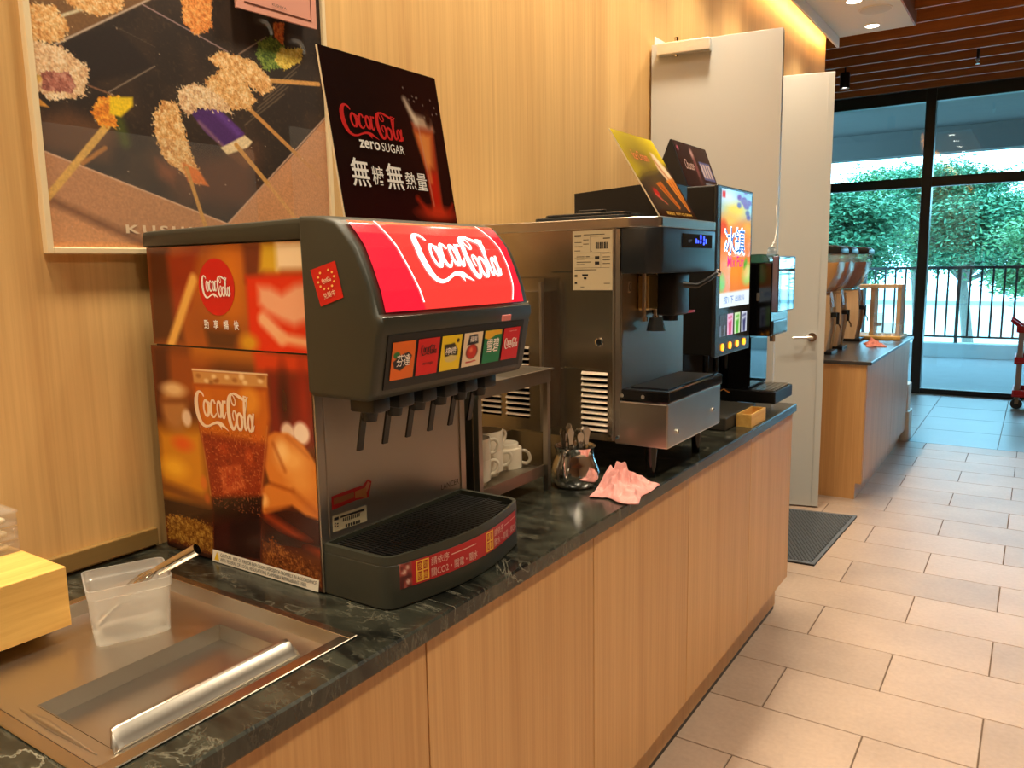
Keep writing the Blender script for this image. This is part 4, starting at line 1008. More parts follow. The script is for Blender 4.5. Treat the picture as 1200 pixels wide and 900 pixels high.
#@@PART4
# ================================================================== WALL PICTURE AND SIGNS
PT = thing('framed_poster', 'large framed photo poster of fried skewers hung on the oak wall', 'poster', (.008, 1.08, 1.484))
PY0, PY1, PZ0, PZ1 = .737, 1.428, 1.484, 2.12
for nm, a in (('frame_side', (PY0-.006, PZ0-.006, PY0+.006, PZ1)), ('frame_side', (PY1-.006, PZ0-.006, PY1+.006, PZ1)), ('frame_bottom', (PY0+.006, PZ0-.006, PY1-.006, PZ0+.006)), ('frame_top', (PY0-.006, PZ1, PY1+.006, PZ1+.012))):
    G().box(0, a[0], a[1], .018, a[2], a[3], .002).obj(nm, pbr('cream_frame', S(232, 210, 168), .5) if 'cream_frame' not in bpy.data.materials else bpy.data.materials['cream_frame'], PT)
def V3(px, py): q = PX(px/3, py/3, .010); return (q[1]*1000, -q[2]*1000)
V = V3
p = Paint(PY0*1000, -PZ1*1000, PY1*1000, -PZ0*1000, 400, 360, (40, 26, 16))
n1_ = vnoise(360, 400, 26, 31); n2_ = vnoise(360, 400, 3, 32)
p.mix(np.clip((n1_-.45)*2, 0, 1)*.5, (70, 48, 30)); p.mix(np.clip((n2_-.7)*4, 0, 1)*.35, (96, 72, 44))
p.poly([V(78, -260), V(560, -260), V(525, 0), V(195, 155), V(90, 130)], (120, 84, 48), 8)          # pale board top left
p.poly([V(940, -260), V(1160, -260), V(1160, 120), V(840, 190), V(760, 60)], (52, 34, 22), 8)
p.poly([V(195, 155), V(90, 210), V(90, 330), V(300, 300), V(540, 235), V(400, 90)], (34, 20, 14), 10)
p.poly([V(110, 420), V(240, 380), V(420, 470), V(380, 570), V(120, 520)], (92, 58, 34), 30)           # brown sheen
p.poly([V(540, 560), V(900, 520), V(900, 740), V(640, 720)], (110, 62, 36), 60, .7)
# wooden rim of the tray
p.poly([V(100, 513), V(270, 575), V(800, 785), V(800, 930), V(100, 930)], (190, 134, 92), 2); p.poly([V(100, 640), V(330, 760), V(520, 850), V(520, 930), V(100, 930)], (206, 146, 96), 4)
p.line(V(170, 700), V(560, 880), 14, (112, 66, 36), 16, .9); p.poly([V(800, 785), V(1020, 555), V(1160, 400), V(1160, 930), V(800, 930)], (200, 142, 100), 2)
p.poly([V(820, 800), V(1160, 500), V(1160, 930), V(820, 930)], (196, 136, 88), 30, .6)
for a, b, w_, c in (((100, 510), (800, 787), 6, (222, 180, 150)), ((800, 787), (1160, 395), 6, (216, 176, 150)), ((195, 155), (530, -5), 6, (206, 184, 164)), ((500, 15), (800, 182), 5, (170, 140, 140)), ((840, 190), (935, 130), 4, (190, 160, 140)), ((380, 325), (545, 232), 3, (170, 150, 130)), ((310, 300), (400, 335), 6, (140, 96, 70)), ((400, 90), (545, 165), 2, (90, 76, 66))):
    p.line(V(*a), V(*b), w_*.55, c, 1.4, .9)
for k in range(5): p.line(V(860+k*22, 440-k*30), V(1000+k*14, 330-k*26), 2.2, (150, 130, 104), 1.5, .6)
p.line(V(420, 430), V(440, 500), 22, (70, 80, 20), 14, .9); p.line(V(200, 60), V(330, 20), 5, (220, 206, 170), 2, .9)
CB = ((226, 172, 104), (250, 226, 178), (176, 104, 44))
def crumbs(pts, seed, cols=CB): p.crumb([V(*q) for q in pts], *cols, seed, 9)
p.line(V(378, 440), V(100, 775), 13, (220, 172, 84), 2); p.line(V(370, 520), V(290, 575), 8, (176, 116, 52), 3)
crumbs([(70, 10), (190, 20), (245, 95), (205, 150), (80, 140)], 41); crumbs([(235, -30), (440, -40), (425, 45), (330, 55), (240, 15)], 42); crumbs([(60, -200), (330, -190), (300, -60), (70, -40)], 52)
crumbs([(88, 130), (220, 165), (312, 235), (300, 340), (180, 352), (92, 290)], 43, ((226, 186, 138), (250, 232, 200), (180, 124, 90)))
p.crumb([V(140, 250), V(240, 255), V(270, 300), V(250, 325), V(150, 320)], (170, 100, 84), (206, 150, 130), (110, 56, 48), 44, 6)
p.line(V(85, 310), V(135, 275), 12, (222, 176, 90), 2); p.poly([V(120, 330), V(175, 378), V(130, 370)], (216, 150, 60), 2)
p.crumb([V(320, 392), V(350, 340), V(420, 336), V(400, 385), V(415, 450), V(345, 442)], (232, 140, 36), (246, 186, 70), (186, 90, 20), 45, 5); p.poly([V(385, 340), V(467, 342), V(468, 372), V(425, 412), V(385, 400)], (238, 200, 28), 5)
crumbs([(633, -60), (740, -60), (746, 98), (690, 126), (645, 78)], 46, ((226, 140, 62), (246, 192, 116), (176, 84, 26)))
p.crumb([V(960, 80), V(1000, 80), V(995, 160), V(965, 130)], (226, 110, 40), (246, 170, 90), (170, 60, 20), 47, 4)
p.crumb([V(905, 150), V(950, 125), V(1000, 165), V(1000, 240), V(930, 245), V(900, 190)], (96, 122, 40), (170, 180, 80), (44, 60, 20), 48, 9); p.crumb([V(985, 170), V(1065, 170), V(1060, 215), V(1000, 245), V(965, 215)], (222, 190, 70), (246, 226, 130), (170, 130, 40), 49, 7)
p.line(V(945, 283), V(1120, 296), 10, (206, 150, 80), 2); p.line(V(855, 362), V(1045, 545), 10, (196, 138, 70), 2); p.line(V(1045, 545), V(1130, 625), 8, (196, 138, 84), 2)
crumbs([(733, 205), (780, 180), (890, 212), (940, 265), (965, 312), (925, 335), (830, 275), (760, 230)], 50); crumbs([(722, 285), (785, 238), (860, 285), (902, 350), (880, 385), (800, 385), (735, 330)], 51)
p.poly([V(665, 390), V(760, 375), V(862, 470), V(800, 528), V(725, 470)], (74, 34, 104), 3); p.line(V(760, 390), V(840, 470), 16, (104, 60, 150), 14, .8); p.line(V(700, 430), V(780, 510), 8, (170, 130, 130), 8, .6)
crumbs([(622, 318), (665, 292), (720, 300), (800, 365), (820, 400), (700, 380), (660, 410), (635, 380)], 53, ((228, 190, 140), (250, 232, 200), (170, 110, 80)))
p.poly([V(775, 520), V(860, 475), V(888, 498), V(870, 520), V(800, 545)], (232, 208, 164), 3); p.poly([V(800, 545), V(880, 520), V(900, 560), V(860, 590)], (120, 74, 40), 8, .7)
p.line(V(830, 510), V(945, 650), 11, (206, 150, 78), 2); p.line(V(945, 650), V(1040, 770), 9, (206, 154, 96), 2)
crumbs([(538, 405), (572, 352), (622, 362), (648, 455), (672, 540), (705, 610), (700, 650), (640, 610), (580, 560), (545, 490)], 54); p.poly([V(640, 570), V(700, 600), V(735, 655), V(660, 640)], (222, 120, 46), 5); p.poly([V(550, 560), V(620, 600), V(610, 650), V(560, 620)], (150, 84, 46), 20, .7)
p.line(V(655, 590), V(722, 795), 9, (206, 152, 76), 2)
for k in range(26):
    r_ = np.random.default_rng(300+k); q = V(200+r_.random()*900, 60+r_.random()*650); p.ell(q[0], q[1], 1.6, 1.1, (230, 210, 180), 1.2, .8)
p.grain(.08, 1.5, 77)
pic = p.mesh('poster_print', lambda X, Y: np.stack([np.full_like(X, .0102), X/1000, -Y/1000], -1), print_mat('poster_paper', .6), PT)
lettering('KUSHI', plane_frame('X', .0110, .885, 1.535, 1.03, 1.518), (0, 0, 1, 1), M['ink_cream'], pic, 1.35, .03)
# clear pockets fixed over the poster
G().box(.0115, .735, 1.50, .0130, 1.20, 1.708).obj('clear_pocket', M['clear'], PT)
G().box(.0135, 1.305, 1.52, .0150, 1.475, 1.775).obj('clear_pocket', M['clear'], PT)
# pink notice board hanging in front of the poster corner
PN = thing('pink_notice', 'pink framed notice board clipped over the top corner of the poster', 'notice', (.03, 1.28, 1.99))
a, b = PX(277.5, 10.5, .034), PX(371, 26, .034)
pk = pbr('pink_card', S(214, 150, 130), .5)
bl, br = (.034, a[1], 1.998), (.034, b[1], 2.004)
G().slab(bl, br, (.034, b[1], 2.20), (.034, a[1], 2.20), .006).obj('board', pk, PN)
g = G(); lm = pbr('brown_ink', S(110, 62, 50), .5)
G().slab((.0352, a[1]+.02, 2.0145), (.0352, b[1]-.018, 2.0185), (.0352, b[1]-.018, 2.0195), (.0352, a[1]+.02, 2.0155), .001).obj('printed_border', lm, PN)
G().slab((.0352, b[1]-.018, 2.0185), (.0352, b[1]-.0165, 2.0185), (.0352, b[1]-.0165, 2.19), (.0352, b[1]-.018, 2.19), .001).obj('printed_border', lm, PN)
lettering('KUSHIYA', plane_frame('X', .0354, a[1]+.095, 2.030, a[1]+.135, 2.0245), (0, 0, 1, 1), M['ink'], PN)
def clip(px0, py0, px1, py1):
    q0 = PX(px0, py0, .036); q1 = PX(px1, py1, .036)
    t = thing('clear_hook', 'clear plastic hook clip at the poster corner above the dark cola sign' if px0 > 320 else 'clear plastic hook clip under the pink notice', 'hook', (.02, q0[1], q0[2]), 'clear hook clips on the poster')
    G().box(.016, q0[1], q0[2]-.020, .022, q0[1]+.045, q0[2]).obj('back_plate', M['clear'], t)
    mid = (np.array(q0)+np.array(q1))/2
    G().tube([(.022, q0[1]+.01, q0[2]-.012), (.040, q0[1]+.016, q0[2]-.018), (.046, q0[1]+.022, q0[2]-.034), (.040, q0[1]+.028, q0[2]-.040)], .004, 8).obj('hook_arm', M['clear'], t, True)
    return t
clip(303, 14, 345, 30); clip(343, 38, 370, 62)

# dark zero sugar board standing on the soda fountain
zs = PX(371, 49, .42); ze = PX(509, 94, .42)
ZY0, ZY1 = zs[1], ze[1]; zt = (zs[2]+ze[2])/2; zbx = .470
TL, TR, BR_, BL_ = (.42, ZY0, zt), (.42, ZY1, zt), (zbx, ZY1, 1.529), (zbx, ZY0, 1.529)
ZS = thing('zero_sugar_sign', 'black printed cola zero sugar board standing on top of the soda fountain', 'sign', (.46, (ZY0+ZY1)/2, 1.529))
G().slab(BL_, BR_, TR, TL, .004).obj('board', pbr('sign_edge', S(226, 206, 170), .5), ZS)
zf = lambda off: (lambda X, Y: bilerp(TL, TR, BR_, BL_)(X, Y)+np.array([off*.989, 0, off*.15]))
p = Paint(0, 0, 1, 1, 170, 170, (30, 16, 14))
p.ell(.85, .5, .3, .5, (58, 20, 14), .5, .6); p.ell(.4, .95, .5, .2, (44, 10, 10), .3, .8)
p.poly([(.69, .34), (.90, .34), (.885, .60), (.875, .92), (.775, .92), (.755, .62)], (160, 52, 28), .02); p.poly([(.71, .40), (.87, .40), (.84, .62), (.77, .62)], (232, 140, 70), .06); p.poly([(.775, .66), (.86, .66), (.86, .9), (.785, .9)], (200, 40, 22), .05)
p.line((.79, .42), (.80, .72), .022, (232, 150, 80), .03, .8); p.line((.755, .36), (.79, .88), .012, (214, 150, 120), .012, .7); p.line((.90, .36), (.87, .9), .010, (110, 50, 36), .012, .8)
p.poly([(.67, .24), (.72, .28), (.88, .30), (.90, .37), (.72, .37)], (206, 180, 152), .05, .9); p.line((.66, .2), (.74, .33), .03, (236, 220, 196), .04, .9); p.ell(.86, .30, .03, .05, (60, 30, 20), .03)
p.ell(.82, .93, .17, .045, (216, 58, 30), .06, .9); p.line((.64, .84), (.72, .92), .03, (190, 44, 22), .04, .9); p.line((.98, .86), (.92, .93), .02, (170, 34, 18), .03, .9)
for k in range(14): r_ = np.random.default_rng(500+k); p.ell(.66+.3*r_.random(), .12+.2*r_.random(), .005, .006, (210, 196, 180), .008, .7)
zp = p.mesh('sign_print', zf(.0008), print_mat('sign_gloss', .18), ZS)
script_logo(zf(.0016), (.085, .315, .60, .50), M['ink_red'], zp)
lettering('zero', zf(.0016), (.20, .515, .37, .565), M['ink_white'], zp, 1, .02); lettering('SUGAR', zf(.0016), (.385, .512, .58, .565), M['ink_white'], zp)
for ch, bx in (('無', (.10, .63, .245, .80)), ('糖', (.265, .665, .36, .78)), ('無', (.385, .635, .53, .80)), ('熱', (.55, .675, .645, .785)), ('量', (.655, .675, .75, .785))):
    lettering(ch, zf(.0016), bx, M['ink_white'], zp, 1, .012 if ch == '無' else .004)

# ================================================================== CUP RACK, CUPS, PITCHER, CLOTH
RK = thing('cup_rack', 'open stainless cup rack between the soda fountain and the soft serve machine', 'rack', (.37, 1.53, .88))
RX0, RX1, RY0, RY1 = .22, .50, 1.362, 1.668
for x, y in ((RX0, RY0), (RX1-.016, RY0), (RX0, RY1-.014), (RX1-.016, RY1-.014)):
    G().box(x, y, .88, x+.014, y+.014, 1.157).obj('post', M['steel_z'], RK)
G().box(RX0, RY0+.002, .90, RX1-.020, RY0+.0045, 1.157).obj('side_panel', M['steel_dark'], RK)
g = G().box(RX0+.001, RY0+.001, 1.1575, RX1-.001, RY1-.001, 1.160).box(RX1-.003, RY0, 1.157, RX1, RY1, 1.189).box(RX0, RY0, 1.157, RX0+.003, RY1, 1.189).box(RX0+.003, RY0+.0003, 1.157, RX1-.003, RY0+.003, 1.1888).box(RX0+.003, RY1-.003, 1.157, RX1-.003, RY1-.0003, 1.1888)
g.obj('top_tray', M['steel'], RK)
G().box(RX0-.002, RY1-.0012, 1.1862, RX1+.006, RY1+.008, 1.1904).box(RX1-.0012, RY0+.0002, 1.187, RX1+.0058, RY1-.0012, 1.1902).obj('tray_lip', M['steel'], RK)
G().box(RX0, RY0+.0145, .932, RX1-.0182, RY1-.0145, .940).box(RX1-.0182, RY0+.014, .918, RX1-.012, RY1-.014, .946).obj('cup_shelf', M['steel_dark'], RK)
def cup(x, y, z, label, rz=0.0, flip=False, first=[None]):
    if first[0] is None:
        t = thing('coffee_cup', label, 'cup', (0, 0, 0), 'white coffee cups on the rack shelf')
        prof = [(.0, .0), (.030, .0), (.0315, .002), (.0315, .0118), (.0395, .0122), (.0402, .016), (.0403, .040), (.0405, .062), (.0385, .062), (.0378, .040), (.0370, .018), (.029, .006), (0, .006)]
        G().lathe(prof, (0, 0, 0), 28).obj('cup_body', M['porcelain'], t, True)
        pts = [(.0385, 0, .052), (.052, 0, .054), (.060, 0, .045), (.058, 0, .032), (.050, 0, .023), (.0385, 0, .021)]
        G().tube([tuple(q) for q in crom(pts, 4)], .0042, 8).obj('cup_handle', M['porcelain'], t, True)
        first[0] = t
    else: t = copy_tree(first[0], None, None, label)
    t.location = (x, y, z); t.rotation_euler = (math.pi if flip else 0, 0, rz)
    return t
zc = .9401
cup(.430, 1.432, zc, 'white coffee cup at the bottom of the stack against the rack post', .9)
cup(.430, 1.432, zc+.0498, 'white coffee cup on top of the stack against the rack post', .9)
cup(.405, 1.520, zc, 'white coffee cup at the bottom of the middle stack on the rack', .75)
cup(.405, 1.520, zc+.0498, 'white coffee cup on top of the middle stack on the rack', 1.3)
cup(.400, 1.612, zc+.0620, 'white coffee cup turned upside down at the open end of the rack', .6, True)
cup(.300, 1.435, zc, 'white coffee cup at the back of the rack shelf beside the wall', 2.2)

def vessel():
    c = (.530, 1.735, .8803)
    t = thing('milk_jug', 'polished steel milk jug full of teaspoons beside the pink cloth', 'jug', c)
    prof = [(0, 0), (.050, 0), (.055, .004), (.063, .024), (.064, .040), (.057, .062), (.050, .078), (.049, .092), (.054, .104), (.0525, .104), (.0475, .092), (.0485, .078), (.055, .062), (.061, .040), (.050, .006), (0, .004)]
    G().lathe(prof, c, 36).obj('jug_body', M['chrome'], t, True)
    pts = [(c[0]+.006, c[1]-.042, c[2]+.098), (c[0]+.010, c[1]-.070, c[2]+.098), (c[0]+.012, c[1]-.080, c[2]+.07), (c[0]+.010, c[1]-.070, c[2]+.035), (c[0]+.007, c[1]-.054, c[2]+.03)]
    G().tube([tuple(q) for q in crom(pts, 4)], .0035, 8).obj('jug_handle', M['chrome'], t, True)
    G().add([(c[0]+.030, c[1]-.036, c[2]+.100), (c[0]+.058, c[1]-.022, c[2]+.112), (c[0]+.044, c[1]+.004, c[2]+.104)], [(0, 1, 2)]).obj('spout', M['chrome'], t)
    return c
jc = vessel()
first = None
for k, (dx, dy, ln) in enumerate([(.030*math.cos(a_), .030*math.sin(a_), .150+.006*math.sin(3*a_)) for a_ in [k_*.785+.2 for k_ in range(8)]]):
    base = Vector((jc[0]+dx*.9, jc[1]+dy*.9, jc[2]+.007)); top = Vector((jc[0]+dx*1.1, jc[1]+dy*1.1, jc[2]+ln))
    d = (top-base).normalized(); sd = d.cross(Vector((.83, -.55, 0))).normalized(); nn = sd.cross(d)
    g = G(); rows = []
    for s_, w_ in ((0, .003), (.55, .0035), (.8, .006), (.93, .0095), (1.0, .004)):
        c = base+(top-base)*s_; rows += [c-sd*w_+nn*.001, c+sd*w_+nn*.001, c+sd*w_-nn*.001, c-sd*w_-nn*.001]
    fs = [(i*4+j, i*4+(j+1) % 4, (i+1)*4+(j+1) % 4, (i+1)*4+j) for i in range(4) for j in range(4)]+[(3, 2, 1, 0), (16, 17, 18, 19)]
    g.add(rows, fs)
    tag(g.obj('teaspoon', M['steel_smooth']), 'steel teaspoon standing handle up in the milk jug', 'spoon', 'teaspoons in the milk jug')

def cloth(name, label, cx, cy, z0, rx, ry, hmax, mat, seed, ang, cat='cloth'):
    N = 90; V_ = []; nz = vnoise(N, N, 17, seed); nz2 = vnoise(N, N, 9, seed+1); nz3 = vnoise(N, N, 26, seed+2)
    rid = 1-(2*nz-1)**2; rid2 = 1-(2*nz2-1)**2
    for i in range(N):
        for j in range(N):
            u = -1+2*i/(N-1); v = -1+2*j/(N-1); th = math.atan2(v, u)
            edge = 1+.12*math.sin(3*th+seed)+.07*math.sin(5*th+1)
            r2 = (u+.15)**2+(v-.05)**2; env = math.exp(-r2*1.9)
            rim = max(0, 1-max(abs(u), abs(v))**6)
            h = hmax*rim*(env*(.05+.60*rid[i, j]**2*(.4+nz3[i, j])+.30*rid2[i, j]**2)+.10*rid[i, j]**2+.08*rid2[i, j]**2)
            x, y = u*rx*edge, v*ry*edge
            V_.append((cx+x*math.cos(ang)-y*math.sin(ang), cy+x*math.sin(ang)+y*math.cos(ang), z0+.0035+max(0, h)))
    o = G().add(V_, [(i*N+j, (i+1)*N+j, (i+1)*N+j+1, i*N+j+1) for i in range(N-1) for j in range(N-1)]).obj(name, mat, None, True)
    md = o.modifiers.new('thick', 'SOLIDIFY'); md.thickness = .003; md.offset = -1
    return tag(o, label, cat)
cloth('dish_cloth', 'crumpled pink cloth lying on the worktop edge in front of the soft serve machine', .668, 1.738, .8803, .064, .086, .066, M['pink_cloth'], 5, .12)

# ================================================================== SOFT SERVE MACHINE
SM = thing('soft_serve_machine', 'tall stainless soft serve ice cream machine standing on black legs', 'soft serve machine', (.40, 2.08, .88))
SY0_, SY1_ = 1.87, 2.30
G().holed_box(.06, SY0_, .972, .578, SY1_, 1.535, [(.480, .9905, .555, 1.157)]).obj('body', M['steel_x'], SM)
G().prism(rpoly([(.05, SY0_-.004), (.62, SY0_-.004), (.694, SY0_+.02), (.694, SY1_), (.05, SY1_)], [0, .01, .012, .01, 0]), 'Z', 1.535, 1.561, .002, 1).obj('top_plate', M['steel'], SM)
for a, b in ((.571, .577), (.5795, .593)):
    G().box(a, SY0_-.003, .975, b, SY0_+.004, 1.533).obj('edge_strip', M['steel_z'], SM)
G().box(.593, SY0_+.002, 1.100, .5965, SY1_-.002, 1.425).box(.578, SY0_+.002, .972, .593, SY1_-.002, 1.533).obj('front_panel', M['steel'], SM)
hdp = rpoly([(.5955, SY0_), (.672, SY0_), (.694, SY0_+.026), (.694, SY1_-.004), (.5955, SY1_-.004)], [0, .015, .015, .006, 0])
hd = G().prism(hdp, 'Z', 1.418, 1.5345, .003, 2).obj('head', pbr('dark_grey_plastic', S(34, 36, 38), .3), SM, True)
G().box(.6935, 2.035, 1.484, .6955, 2.262, 1.522).obj('display', M['black_gloss'], hd)
M['blue_led'] = pbr('blue_led', S(40, 60, 255), .4, emit=S(50, 70, 255), estr=2.5)
g = G()
for k, (yy, zz) in enumerate(((2.13, 1.497), (2.145, 1.497), (2.165, 1.508), (2.165, 1.497), (2.19, 1.505), (2.19, 1.493), (2.207, 1.497))):
    g.box(.6957, yy, zz, .6962, yy+.009, zz+(.008 if k % 2 else .012))
g.obj('blue_digits', M['blue_led'], hd)['kind'] = 'stuff'
lettering('SOFT', plane_frame('X', .6960, 2.075, 1.506, 2.10, 1.498), (0, 0, 1, 1), pbr('grey_ink', S(120, 120, 120), .5), hd)
# drip box
G().box(.578, SY0_-.002, .968, .728, SY1_-.03, 1.086, .004).obj('drip_box', M['steel'], SM)
G().box(.5965, SY0_-.004, 1.0865, .732, SY1_-.028, 1.118, .004).obj('drip_tray', M['black_gloss'], SM)
g = G().box(.61, SY0_+.03, 1.1185, .715, SY1_-.06, 1.1205); g.obj('tray_cover', M['black'], SM)
for (x, z) in ((.588, .985), (.60, 1.101), (.66, 1.101)):
    G().cyl((x, SY0_-.006, z), (x, SY0_+.001, z), .0055, n=12).obj('screw', M['chrome'], SM, True)
G().cyl((.563, SY0_-.005, .985), (.563, SY0_, .985), .0055, n=12).obj('screw', M['chrome'], SM, True)
for (y, z) in ((1.93, 1.005), (2.2, 1.02)):
    G().cyl((.727, y, z), (.733, y, z), .006, n=12).obj('screw', M['chrome'], SM, True)
# freezer door, spout, draw handle
dr = G().box(.5965, 1.965, 1.318, .628, 2.035, 1.415, .006).obj('dispensing_door', pbr('brass_steel', S(196, 168, 110), .25, .9), SM)
for yy in (1.962, 2.038): G().cyl((.618, yy, 1.300), (.618, yy, 1.418), .006, n=12).obj('door_stud', M['steel_smooth'], dr, True)
for yy in (1.962, 2.038): G().cyl((.618, yy, 1.290), (.618, yy, 1.302), .010, n=12).obj('stud_knob', M['steel_smooth'], dr, True)
G().box(.600, 2.045, 1.300, .675, 2.150, 1.418, .010).cyl((.64, 2.09, 1.285), (.64, 2.09, 1.305), .022, n=18).obj('freezer_head', M['black'], SM, True)
G().cyl((.634, 2.005, 1.262), (.634, 2.005, 1.298), .026, .018, 18).obj('nozzle_cap', M['bezel'], SM, True)
G().tube([(.66, 2.09, 1.385), (.70, 2.13, 1.380), (.715, 2.19, 1.398), (.716, 2.25, 1.412)], [.009, .008, .007, .006], 10).obj('draw_handle', M['black'], SM, True)
G().lathe([(0, -.012), (.008, -.009), (.012, 0), (.008, .009), (0, .012)], (.716, 2.255, 1.413), 14).obj('handle_knob', M['chrome'], SM, True)
G().box(.655, 2.11, 1.302, .672, 2.20, 1.309, .002).obj('red_pin', M['red'], SM)
tag_ = G().box(.5965, 1.905, 1.368, .5985, 1.925, 1.398, .003).obj('number_tag', pbr('tag_brown', S(150, 130, 106), .4), SM)
lettering('0', plane_frame('X', .5990, 1.909, 1.394, 1.921, 1.372), (0, 0, 1, 1), M['ink'], tag_)
# side louvres, service label, inspection hole
for k in range(11):
    z = 1.158-k*.0153
    G().add([(.478, SY0_, z), (.557, SY0_, z), (.557, SY0_-.0065, z-.0075), (.478, SY0_-.0065, z-.0075), (.557, SY0_, z-.0085), (.478, SY0_, z-.0085)], [(0, 1, 2, 3), (3, 2, 4, 5), (0, 3, 5), (1, 4, 2)]).obj('louvre', M['steel'], SM)
lq = plane_frame('Y', SY0_-.0008, .452, 1.534, .573, 1.374)
lb = G().box(.452, SY0_-.0010, 1.376, .5715, SY0_-.0002, 1.532).obj('service_label', M['paper'], SM)
g = G(); lq2 = plane_frame('Y', SY0_-.0014, .452, 1.532, .5715, 1.376)
def lrect(u0, v0, u1, v1): g.add([tuple(lq2(a_, b_)) for a_, b_ in ((u0, v0), (u1, v0), (u1, v1), (u0, v1))], [(0, 1, 2, 3)])
for j in range(9): lrect(.58+j*.034, .20, .58+j*.034+(.02 if j % 3 else .028), .31)
lrect(.05, .07, .22, .10); lrect(.28, .065, .8, .075); lrect(.76, .13, .93, .145); lrect(.56, .43, .67, .48); lrect(.56, .52, .67, .57)
for j, (u, v, w_) in enumerate([(.27, .15, .14), (.27, .22, .14), (.05, .19, .18), (.05, .26, .2), (.05, .33, .15), (.1, .43, .2), (.33, .43, .1), (.1, .47, .2), (.1, .52, .25), (.1, .56, .2), (.35, .52, .12), (.75, .38, .2), (.75, .44, .18), (.75, .49, .18), (.75, .55, .18), (.05, .65, .55), (.05, .74, .07), (.05, .86, .06), (.2, .94, .09), (.78, .88, .15), (.24, .73, .15), (.28, .78, .07), (.47, .34, .02)]):
    lrect(u, v, u+w_, v+(.035 if j in (16, 17, 20, 21) else .010))
for (u0, v0, u1, v1) in ((.44, .1, .445, .36), (.05, .37, .92, .374), (.05, .62, .92, .624), (.7, .37, .705, .62), (.44, .1, .92, .104), (.05, .455, .55, .458)): lrect(u0, v0, u1, v1)
g.obj('label_print', M['ink'], lb)['kind'] = 'stuff'
G().lathe([(.006, -.002), (.011, -.002), (.0115, .001), (.0085, .003), (.0075, .001)], (0, 0, 0), 20)
g = G(); pr_ = [(.0075, .0), (.0085, .004), (.012, .003), (.0125, 0)]
n = 22; vs = []
for r_, d_ in pr_: vs += [(.531+r_*math.cos(2*math.pi*k/n), SY0_-d_, 1.238+r_*math.sin(2*math.pi*k/n)) for k in range(n)]
g.add(vs, [(i*n+k, i*n+(k+1) % n, (i+1)*n+(k+1) % n, (i+1)*n+k) for i in range(3) for k in range(n)]); g.obj('hole_ring', M['chrome'], SM, True)
G().cyl((.531, SY0_-.0008, 1.238), (.531, SY0_-.0002, 1.238), .008, n=20).obj('hole_dark_disc', M['black'], SM)  # solid black disc stands for the dark inside the hole ring
for z_, xe in ((1.163, .5705), (1.425, .450)): G().box(.384, SY0_-.0016, z_-.0015, xe, SY0_, z_+.0015).obj('panel_seam', M['steel_smooth'], SM)
# air duct with louvres on the rear of the side
DY = 1.812
VG = [(zt_, n_) for zt_, n_ in ((1.348, 4), (1.225, 5), (1.115, 6))]; VX = ((.10, .165), (.185, .250), (.27, .345))
DU = G().holed_box(.06, DY, .992, .384, SY0_, 1.374, [(a_, zt_-(n_-1)*.0155-.0135, b_, zt_-.001) for a_, b_ in VX for zt_, n_ in VG]).obj('side_duct', M['steel_x'], SM)
G().box(.06, DY+.02, 1.374, .384, DY+.024, 1.41).obj('duct_flange', M['steel_x'], DU)
G().box(.381, DY-.002, .992, .388, DY+.01, 1.40).obj('duct_edge', M['steel_z'], DU)
def duct_louvre(x0, x1, z):
    G().add([(x0-.002, DY, z), (x1+.002, DY, z), (x1+.002, DY-.006, z-.006), (x0-.002, DY-.006, z-.006), (x1+.002, DY, z-.007), (x0-.002, DY, z-.007)], [(0, 1, 2, 3), (3, 2, 4, 5), (0, 3, 5), (1, 4, 2)]).obj('louvre', M['steel'], DU)
for x0, x1 in VX:
    for zt_, n_ in VG:
        for k in range(n_): duct_louvre(x0, x1, zt_-k*.0155)
for x, y in ((.14, 1.93), (.14, 2.24), (.667, 1.905), (.667, 2.235)):
    G().cyl((x, y, .8803), (x, y, .975), .011, .018, 16).obj('leg', M['black_gloss'], SM, True)
# hopper cover on top
g = G().prism(rpoly([(.315, 1.885), (.600, 1.885), (.600, 2.06), (.315, 2.06)], .03), 'Z', 1.5612, 1.571, .003).prism(rpoly([(.335, 1.90), (.585, 1.90), (.585, 2.045), (.335, 2.045)], .04), 'Z', 1.571, 1.580, .006)
hc_ = g.obj('hopper_cover', M['bezel'], SM, True)
G().prism(rpoly([(.42, 1.95), (.50, 1.95), (.50, 1.985), (.42, 1.985)], .015), 'Z', 1.580, 1.5915, .003).obj('cover_grip', M['black'], hc_, True)
G().add([(.33, 2.10, 1.5615), (.61, 2.10, 1.5615), (.61, 2.28, 1.5615), (.33, 2.28, 1.5615), (.33, 2.10, 1.652), (.61, 2.10, 1.668), (.61, 2.28, 1.668), (.33, 2.28, 1.652)], [(3, 2, 1, 0), (4, 5, 6, 7), (0, 1, 5, 4), (1, 2, 6, 5), (2, 3, 7, 6), (3, 0, 4, 7)]).obj('hopper_hood', M['black'], SM)

# leaning yellow ice cream board on the front edge of the machine
a = PX(714, 148, .548); b = PX(763, 167, .548); zt = (a[2]+b[2])/2
TL2, TR2, BR2, BL2 = (.548, a[1], zt), (.548, b[1], zt), (.690, b[1], 1.5612), (.690, a[1], 1.5612)
IS = thing('ice_cream_sign', 'yellow and black ice cream cone board leaning on top of the soft serve machine', 'sign', (.68, (a[1]+b[1])/2, 1.5615))
G().slab(BL2, BR2, TR2, TL2, .003).obj('board', bpy.data.materials['sign_edge'], IS)
nrm2 = np.array([.85, 0, .527])
isf = lambda off: (lambda X, Y: bilerp(TL2, TR2, BR2, BL2)(X, Y)+nrm2*off)
p = Paint(0, 0, 1, 1, 110, 110, (255, 226, 24))
p.poly([(-.1, .62), (.2, .50), (.5, .45), (1.1, .30), (1.1, 1.1), (-.1, 1.1)], (30, 24, 34), .10)
